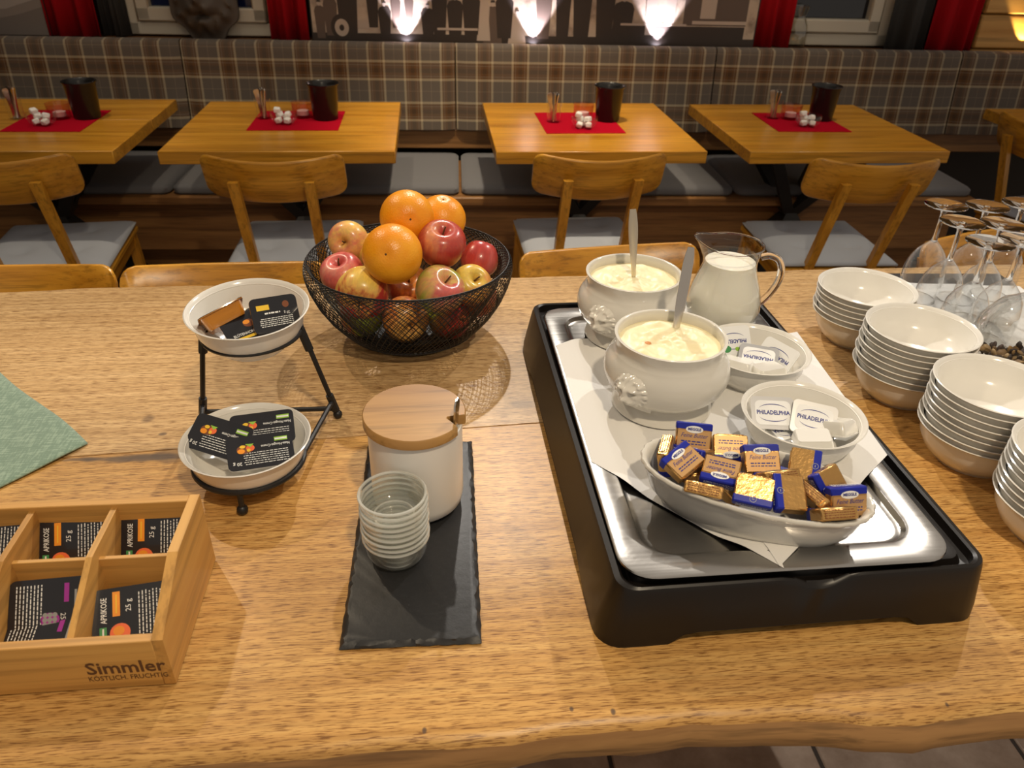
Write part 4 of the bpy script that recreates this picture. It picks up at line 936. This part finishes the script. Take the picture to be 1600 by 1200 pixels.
# ------------------------------------------------------------------ milk jug
jg = thing('milk_jug', 'glass jug full of milk with a looped handle', 'jug', (.393, .926, ZP), (0, 0, 0))
JH = .122; jp = [(0, .001), (.034, .001), (.037, 0), (.041, .002), (.0475, .014), (.0505, .030), (.0495, .046), (.0450, .064), (.0390, .080), (.0355, .092), (.0350, .100), (.0372, .112), (.0400, JH)]
def jug_loop(r, z, spout):
    o = []
    for i in range(56):
        a = 2 * PI * i / 56; d = abs((a - math.radians(150) + PI) % (2 * PI) - PI); e = math.exp(-(d / .42) ** 2) * spout; o.append(((r + .012 * e) * math.cos(a), (r + .012 * e) * math.sin(a), z + .004 * e))
    return o
m = MB(); m.loft([jug_loop(max(r, 1e-4), z, max(0, (z - .095) / (JH - .095))) for r, z in jp], False, False); m.obj('glass_body', glass_t, jg, ang=60)
m = MB(); m.tube([q_ for q_ in jug_loop(.0400, JH, 1)], .0012, 6, True); m.obj('rim', glass_r, jg)
m = MB(); m.lathe([(0, .004), (.034, .004), (.0385, .006), (.0455, .016), (.0485, .031), (.0475, .046), (.0432, .063), (.0372, .079), (.0337, .091), (.0332, .098), (.0, .098)], 56); m.obj('milk', mat('milk_white', (.84, .80, .70), .35, sss=.2), jg)
hd = math.radians(-12); m = MB(); pts = []
for (r, z) in ((.0385, .106), (.050, .109), (.062, .104), (.068, .090), (.067, .072), (.060, .055), (.052, .043), (.0495, .040)): pts.append((r * math.cos(hd), r * math.sin(hd), z))
def smooth(pts, k=4):
    out = []; n = len(pts)
    for i in range(n - 1):
        p0, p1, p2, p3 = (Vector(pts[max(0, min(n - 1, i + q))]) for q in (-1, 0, 1, 2))
        for j in range(k):
            t = j / k; out.append(.5 * ((2 * p1) + (-p0 + p2) * t + (2 * p0 - 5 * p1 + 4 * p2 - p3) * t * t + (-p0 + 3 * p1 - 3 * p2 + p3) * t ** 3))
    out.append(Vector(pts[-1])); return out
m.tube(smooth(pts), .0048, 10); m.obj('handle', glass_r, jg)

# ------------------------------------------------------------------ bowls of cream cheese
PB = bowl_mesh(.0655, .913 - ZP, .044, white_c)
p1c = (.389, .650); p2c = (.390, .792)
tag(ob('white_bowl', PB, None, (*p1c, ZP)), 'white bowl of silver-lidded cream cheese portions beside the butter dish', 'bowl')
tag(ob('white_bowl', PB, None, (*p2c, ZP)), 'white bowl of green-marked cream cheese portions between tureen and jug', 'bowl')
silver = mat('silver_foil_lid', (.66, .66, .66), .3, metal=.75); clear_tub = mat('milky_plastic_tub', (.80, .78, .72), .2, trans=.25, coat=.3); wlid = mat('white_foil_lid', (.82, .83, .83), .35)
CL, CT = tub(.047, .038, .015, silver, clear_tub, .005); CL2, _ = tub(.047, .038, .015, wlid, clear_tub, .005)
def cheese_print(green):
    p = Print(); p.poly([(x, y) for x, y, z in rrect(.0385 if not green else .043, .0285 if not green else .034, .006, 0, 4)], wlid, .0001)
    for s in (-1, 1):
        arc = [(.0155 * math.cos(t), s * (.0035 + .006 * math.sin(t))) for t in [PI * (.06 + .88 * i / 14) for i in range(15)]]
        out = [(x * 1.0, y + s * .0009 * math.sin(PI * i / 14)) for i, (x, y) in enumerate(arc)]
        for i in range(14): p.poly([arc[i], arc[i + 1], out[i + 1], out[i]], ink_b, .0002)
    p.text('PHILADELPHIA', 0, 0, .0066, ink_b, .0002, 0, .03, 0, .82)
    if green: p.disc(.010, .0095, .006, .0045, ink_g, .00025); p.disc(-.004, .0100, .003, .0025, ink_lg, .00025)
    return p.mesh('p', p.mats)
CPs, CPg = cheese_print(False), cheese_print(True)
def cheese(c, dx, dy, z, rot, label, kind=0, grp='', flip=False):
    t = thing('cream_cheese_portion', label, 'cheese portion', (c[0] + dx, c[1] + dy, z), rot, grp); ob('tub', CT, t); l = ob('lid', CL2 if kind else CL, t); ob('lid_print', CPg if kind else CPs, l, (0, 0, .0001))
g1, g2 = 'cream cheese portions beside the butter dish', 'cream cheese portions between tureen and jug'
rz = .913
a = P(1208, 645, rz - .004); cheese((a.x, a.y), 0, 0, rz - .004, rotm(-8, 34, 0, 0), 'silver-lidded cream cheese portion lying level with its name upright', 0, g1)
a = P(1272, 655, rz - .004); cheese((a.x, a.y), 0, 0, rz - .004, rotm(-24, 36, 6, 0), 'silver-lidded cream cheese portion leaning at a slant beside the level one', 0, g1)
a = P(1230, 668, rz - .018); cheese((a.x, a.y), 0, 0, rz - .0195, rotm(16, 8, 0, 180), 'cream cheese portion lying upside down in text below the two silver lids', 0, g1)
a = P(1272, 688, rz - .014); cheese((a.x, a.y), 0, 0, rz - .022, rotm(-14, 180, 8, 0), 'overturned cream cheese tub at the front of the bowl', 0, g1)
a = P(1305, 672, rz - .014); cheese((a.x, a.y), 0, 0, rz - .018, rotm(-60, 170, 24, 0), 'overturned cream cheese tub against the side of the bowl', 0, g1)
a = P(1146, 532, rz); cheese((a.x, a.y), 0, 0, rz - .001, rotm(6, 52, 0, 180), 'white-lidded cream cheese portion standing beside the tureen', 1, g2)
a = P(1185, 558, rz - .008); cheese((a.x, a.y), 0, 0, rz - .009, rotm(-24, 26, 0, 180), 'grey-lidded cream cheese portion in the middle of the bowl', 0, g2)
a = P(1213, 553, rz - .006); cheese((a.x, a.y), 0, 0, rz - .010, rotm(-60, 48, 10, 180), 'white-lidded cream cheese portion with a green mark leaning on edge', 1, g2)
a = P(1150, 573, rz - .012); cheese((a.x, a.y), 0, 0, rz - .018, rotm(-34, 165, 0, 0), 'overturned cream cheese tub next to the tureen', 1, g2)
a = P(1200, 582, rz - .014); cheese((a.x, a.y), 0, 0, rz - .021, rotm(12, 172, 0, 0), 'overturned cream cheese tub under the grey-lidded portion', 1, g2)

# ------------------------------------------------------------------ oval butter dish and butter packs
oc = Vector((.2915, .541, ZP)); oa = math.radians(-27.4); OH = .918 - ZP
def oloop(a_, b_, z, wob=0):
    o = []; n = 96
    for i in range(n):
        t = 2 * PI * i / n; e = 2 / 2.15; c_, s_ = math.cos(t), math.sin(t)
        k = 1 + wob * math.sin(t * 30); o.append((math.copysign(abs(c_) ** e, c_) * a_ * k, math.copysign(abs(s_) ** e, s_) * b_ * k, z))
    return o
m = MB(); A_, B_ = .1075, .0535
m.loft([oloop(.080, .034, .0), oloop(.0835, .0375, 0), oloop(.086, .039, .003), oloop(.096, .0455, .016), oloop(.1015, .0490, OH - .012), oloop(.1030, .0505, OH - .007), oloop(A_ - .0005, B_ - .0005, OH - .004, .006), oloop(A_, B_, OH - .0015, .007), oloop(A_ - .0015, B_ - .0015, OH, .006), oloop(A_ - .0050, B_ - .0050, OH - .0012, .004), oloop(.0985, .0465, OH - .006), oloop(.092, .042, .016), oloop(.080, .034, .006)], True, True)
tag(m.obj('butter_dish', ivory_c, None, oc, (0, 0, oa), 60), 'oval white fluted dish heaped with wrapped butter pieces', 'dish')
gold = mat('gold_butter_foil', (.66, .38, .13), .27, metal=.9); blue = mat('blue_butter_foil', (.012, .022, .30), .38, spec=.3); tan = mat('matt_gold_print', (.56, .33, .14), .42, metal=.45)
n_ = noise(gold, coords(gold, (140, 140, 140), True), 1, 4, .6); bump(gold, n_, .45, .0015)
bwid, bht, bth = .0345, .0275, .0112
m = MB(); m.box((0, 0, 0), (bwid, bht, bth), .0012); m.box((0, -bht / 2 - .0002, 0), (bwid * .8, .0012, bth * .7), .0005); BODY = m.mesh('wrapper', gold)
m = MB(); m.box((0, bht * .365, 0), (bwid + .0006, bht * .28, bth + .0006), .0012); BLUE = m.mesh('blue_band', blue)
def bprint():
    p = Print(); z = bth / 2 + .0004
    p.rect(-bwid / 2 + .0015, -bht / 2 + .0015, bwid / 2 - .0015, bht * .22, tan, z)
    p.disc(0, bht * .26, .0085, .0036, ink_w, z + .0002, 22); p.text('MEGGLE', 0, bht * .265, .0036, ink_b, z + .0004, 0, .04, 0, .95)
    p.text('Feine Butter', 0, bht * .04, .0060, ink_b, z + .0002, 0, 0, .35, .86); lines(p, -.012, .012, -bht * .21, -bht * .13, 1, ink_b, .0006, z + .0002); lines(p, -.012, .012, -bht * .30, -bht * .23, 1, ink_b, .0005, z + .0002)
    # back face: blue side with a small round emblem
    for k in range(24):
        t0, t1 = 2 * PI * k / 24, 2 * PI * (k + 1) / 24; r0, r1 = .0026, .0031; c = bht * .33
        p.add([(r0 * math.cos(t0), c + r0 * math.sin(t0), -z), (r0 * math.cos(t1), c + r0 * math.sin(t1), -z), (r1 * math.cos(t1), c + r1 * math.sin(t1), -z), (r1 * math.cos(t0), c + r1 * math.sin(t0), -z)], [(0, 1, 2, 3)], p.ink(ink_gy))
    p.add([(-.0012, bht * .33 - .0004, -z), (.0012, bht * .33 - .0004, -z), (.0012, bht * .33 + .0004, -z), (-.0012, bht * .33 + .0004, -z)], [(0, 1, 2, 3)], p.ink(ink_gy))
    # small print along the long edges
    random.seed(5)
    for sgn, col_ in ((-1, ink_br), (1, ink_w)):
        for r in range(4):
            x = -bwid / 2 + .003
            while x < bwid / 2 - .004:
                l = random.uniform(.001, .003); zc = -.0034 + r * .0021; y = sgn * (bht / 2 + (.0009 if sgn < 0 else .0010)) + (0 if sgn < 0 else bht * .01)
                p.add([(x, y, zc), (x + l, y, zc), (x + l, y, zc + .0008), (x, y, zc + .0008)], [(0, 1, 2, 3)], p.ink(col_)); x += l + .0007
    return p.mesh('p', p.mats)
BP = bprint()
def bpack(u, v, dz, yaw, tilt, roll, spin, label):
    z = ZP + OH + dz; a = P(u, v, z)
    t = thing('butter_portion', label, 'butter', a, rotm(yaw, tilt, roll, spin), 'wrapped butter portions in the oval dish'); ob('wrapper', BODY, t); ob('blue_band', BLUE, t); ob('wrapper_print', BP, t)
bpack(1083, 682, .006, -14, 58, 0, 0, 'butter piece standing upright at the dish end beside the tureen')
bpack(1041, 712, -.004, 66, 78, 0, 180, 'butter piece on edge showing its blue side at the dish end')
bpack(1066, 722, .002, 0, 24, 0, 36, 'butter piece tilted with its name running uphill near the dish end')
bpack(1082, 708, -.004, -20, -30, 0, 150, 'butter piece showing folded gold foil behind the uphill one')
bpack(1126, 738, .000, -26, 22, 0, 180, 'butter piece with its name upside down in the dish middle')
bpack(1099, 766, -.003, -24, -42, 0, 0, 'butter piece on edge with small print along the front rim')
bpack(1140, 702, -.006, -8, 40, 0, 180, 'butter piece with blue edge at the back rim of the dish')
bpack(1188, 718, .005, -3, 42, 0, 0, 'butter piece facing straight up with its name level')
bpack(1213, 745, .002, 6, -40, 0, 0, 'butter piece on edge with small print below the level-named one')
bpack(1178, 768, .001, -24, 215, 0, 0, 'butter piece with its blue back and round emblem at the front')
bpack(1232, 772, .003, -4, 205, 0, 96, 'butter piece with a blue end and bright gold foil at the front')
bpack(1257, 730, .003, -36, 210, 0, -100, 'butter piece with a broad blue end near the back rim')
bpack(1297, 760, .000, 8, 230, 0, 70, 'gold butter piece with a blue tip lying at an angle')
bpack(1322, 783, .000, 2, 62, 0, 0, 'butter piece with blue edge at the far dish end')
bpack(1300, 803, -.003, 2, -42, 0, 0, 'butter piece with small print wedged at the front rim end')
bpack(1272, 782, -.006, -70, -60, 0, 0, 'gold butter piece on edge between blue-ended ones')
bpack(1150, 765, -.016, 30, 10, 0, 0, 'butter piece buried under the upside-down named one')
bpack(1240, 755, -.016, -30, 6, 0, 0, 'butter piece buried in the dish middle')
bpack(1085, 735, -.018, 10, -8, 0, 0, 'butter piece buried at the tureen end of the dish')
bpack(1300, 780, -.016, -15, 5, 0, 90, 'butter piece buried at the far end of the dish')

# ------------------------------------------------------------------ stacks of cereal bowls
CB = bowl_mesh(.0718, .047, .044, white_c, 'cereal_bowl')
for (x, y, n, nm) in ((.652, 1.010, 6, 'short stack of six by the wine glasses'), (.640, .848, 8, 'stack of eight next to the stack of six'), (.652, .702, 8, 'stack of eight beside the glass dome'), (.661, .566, 8, 'stack of eight nearest the steel tray corner')):
    for i in range(n):
        wh = 'topmost white cereal bowl in the ' if i == n - 1 else 'lowest white cereal bowl in the ' if i == 0 else 'white cereal bowl inside the '
        tag(ob('cereal_bowl', CB, None, (x + random.uniform(-.0012, .0012), y + random.uniform(-.0012, .0012), ZT + .0002 + i * .0085)), wh + nm, 'bowl', 'cereal bowls in the ' + nm)

# ------------------------------------------------------------------ wine glasses on slate and paper
gz = ZT + .0078
m = MB(); m.box((0, 0, .003), (.30, .36, .006), .0015); tag(m.obj('slate_slab', slate_m, None, (.885, 1.055, ZT), (0, 0, -.05)), 'dark slate slab under the upturned wine glasses', 'board')
def pfn(u, v): return ((u - .5) * .26, (v - .5) * .30, .0012 + .0006 * math.sin(u * 17 + v * 11) + .0004 * math.sin(v * 31))
m = MB(); m.grid(pfn, 24, 24); tag(m.obj('paper_napkin', paper_m, None, (.895, 1.035, ZT + .006), (0, 0, -.12), 80), 'white paper napkin under the upturned wine glasses', 'napkin')
m = MB(); m.lathe([(.0290, 0), (.0322, .018), (.0336, .036), (.0330, .052), (.0295, .070), (.0215, .086), (.0125, .096), (.0058, .103)], 40); WB = m.mesh('glass_bowl', thin_glass('wine_glass_bowl', (.975, .98, .98), .055, .95, 2.2))
m = MB(); m.lathe([(.0, .101), (.0052, .102), (.0040, .110), (.0036, .130), (.0040, .150), (.0065, .158), (.0, .1585)], 16); WS = m.mesh('stem', glass_r)
m = MB(); m.lathe([(.0, .1575), (.0070, .158), (.016, .1605), (.030, .1625), (.0325, .1635), (.0328, .1645), (.0320, .1655), (.012, .1660), (.0, .1650)], 40); WF = m.mesh('foot', glass_r)
m = MB(); m.tube([(.0290 * math.cos(2 * PI * i / 40), .0290 * math.sin(2 * PI * i / 40), .0006) for i in range(40)], .0006, 6, True); WM = m.mesh('rim', glass_r)
for (u, v, lab) in ((1478, 321, 'corner wine glass nearest the oak chair'), (1543, 323, 'second wine glass of the far row'), (1600, 319, 'third wine glass of the far row'), (1504, 348, 'wine glass behind the stack of six bowls'), (1567, 351, 'second wine glass of the middle row'), (1547, 380, 'wine glass standing nearest the stacked bowls'), (1600, 377, 'wine glass standing behind the glass dome')):
    a = P(u, v, gz + .1635); t = thing('wine_glass', 'upturned ' + lab, 'wine glass', (a.x, a.y, gz), group='upturned wine glasses')
    ob('glass_bowl', WB, t); ob('stem', WS, t); ob('foot', WF, t); ob('rim', WM, t)

# ------------------------------------------------------------------ glass dome with dried mix
dc = Vector((.805, .842, ZT)); DR = .082
db = thing('glass_dome', 'clear glass dome covering a dark dried fruit and nut mix', 'glass dome', dc)
m = MB(); m.lathe([(DR, .002), (DR, .045), (DR * .97, .075), (DR * .88, .102), (DR * .70, .125), (DR * .42, .140), (.018, .145), (.0, .1455)], 56); m.obj('dome', thin_glass('dome_glass', (.93, .93, .92), .08, .8, 2.6), db)
m = MB(); m.lathe([(0, .145), (.007, .146), (.006, .150), (.012, .156), (.014, .163), (.010, .170), (0, .172)], 24); m.obj('knob', glass_r, db)
m = MB(); m.lathe([(0, 0), (.088, 0), (.090, .003), (.088, .006), (0, .006)], 48); tag(m.obj('dome_plate', slate_m, None, dc - Vector((0, 0, 0)), ang=40), 'round dark plate under the glass dome', 'plate')
random.seed(11)
mixm = [mat('dried_mix_%d' % i, c_, .6) for i, c_ in enumerate(((.035, .022, .016), (.20, .12, .05), (.38, .26, .13), (.06, .035, .03), (.28, .17, .06)))]
m = MB()
for i in range(420):
    a = random.uniform(0, 2 * PI); r = math.sqrt(random.random()) * .074; s = random.uniform(.005, .0095); z = .008 + random.random() * .046 * (1.1 - (r / .1) ** 2)
    M_ = Matrix.Translation((r * math.cos(a), r * math.sin(a), z + .004)) @ Euler((random.random() * 6, random.random() * 6, 0)).to_matrix().to_4x4() @ Matrix.Diagonal((s * random.uniform(.7, 1.2), s * random.uniform(.5, .9), s * random.uniform(.25, .5), 1))
    pr_ = [(math.sin(PI * k / 5), -math.cos(PI * k / 5)) for k in range(6)]; m.lathe(pr_, 7, random.randrange(5), M_)
o = stuff(m.obj('dried_mix', mixm, None, dc, ang=60)); tag(o, 'dark dried fruit and nut mix under the glass dome', 'dried fruit')
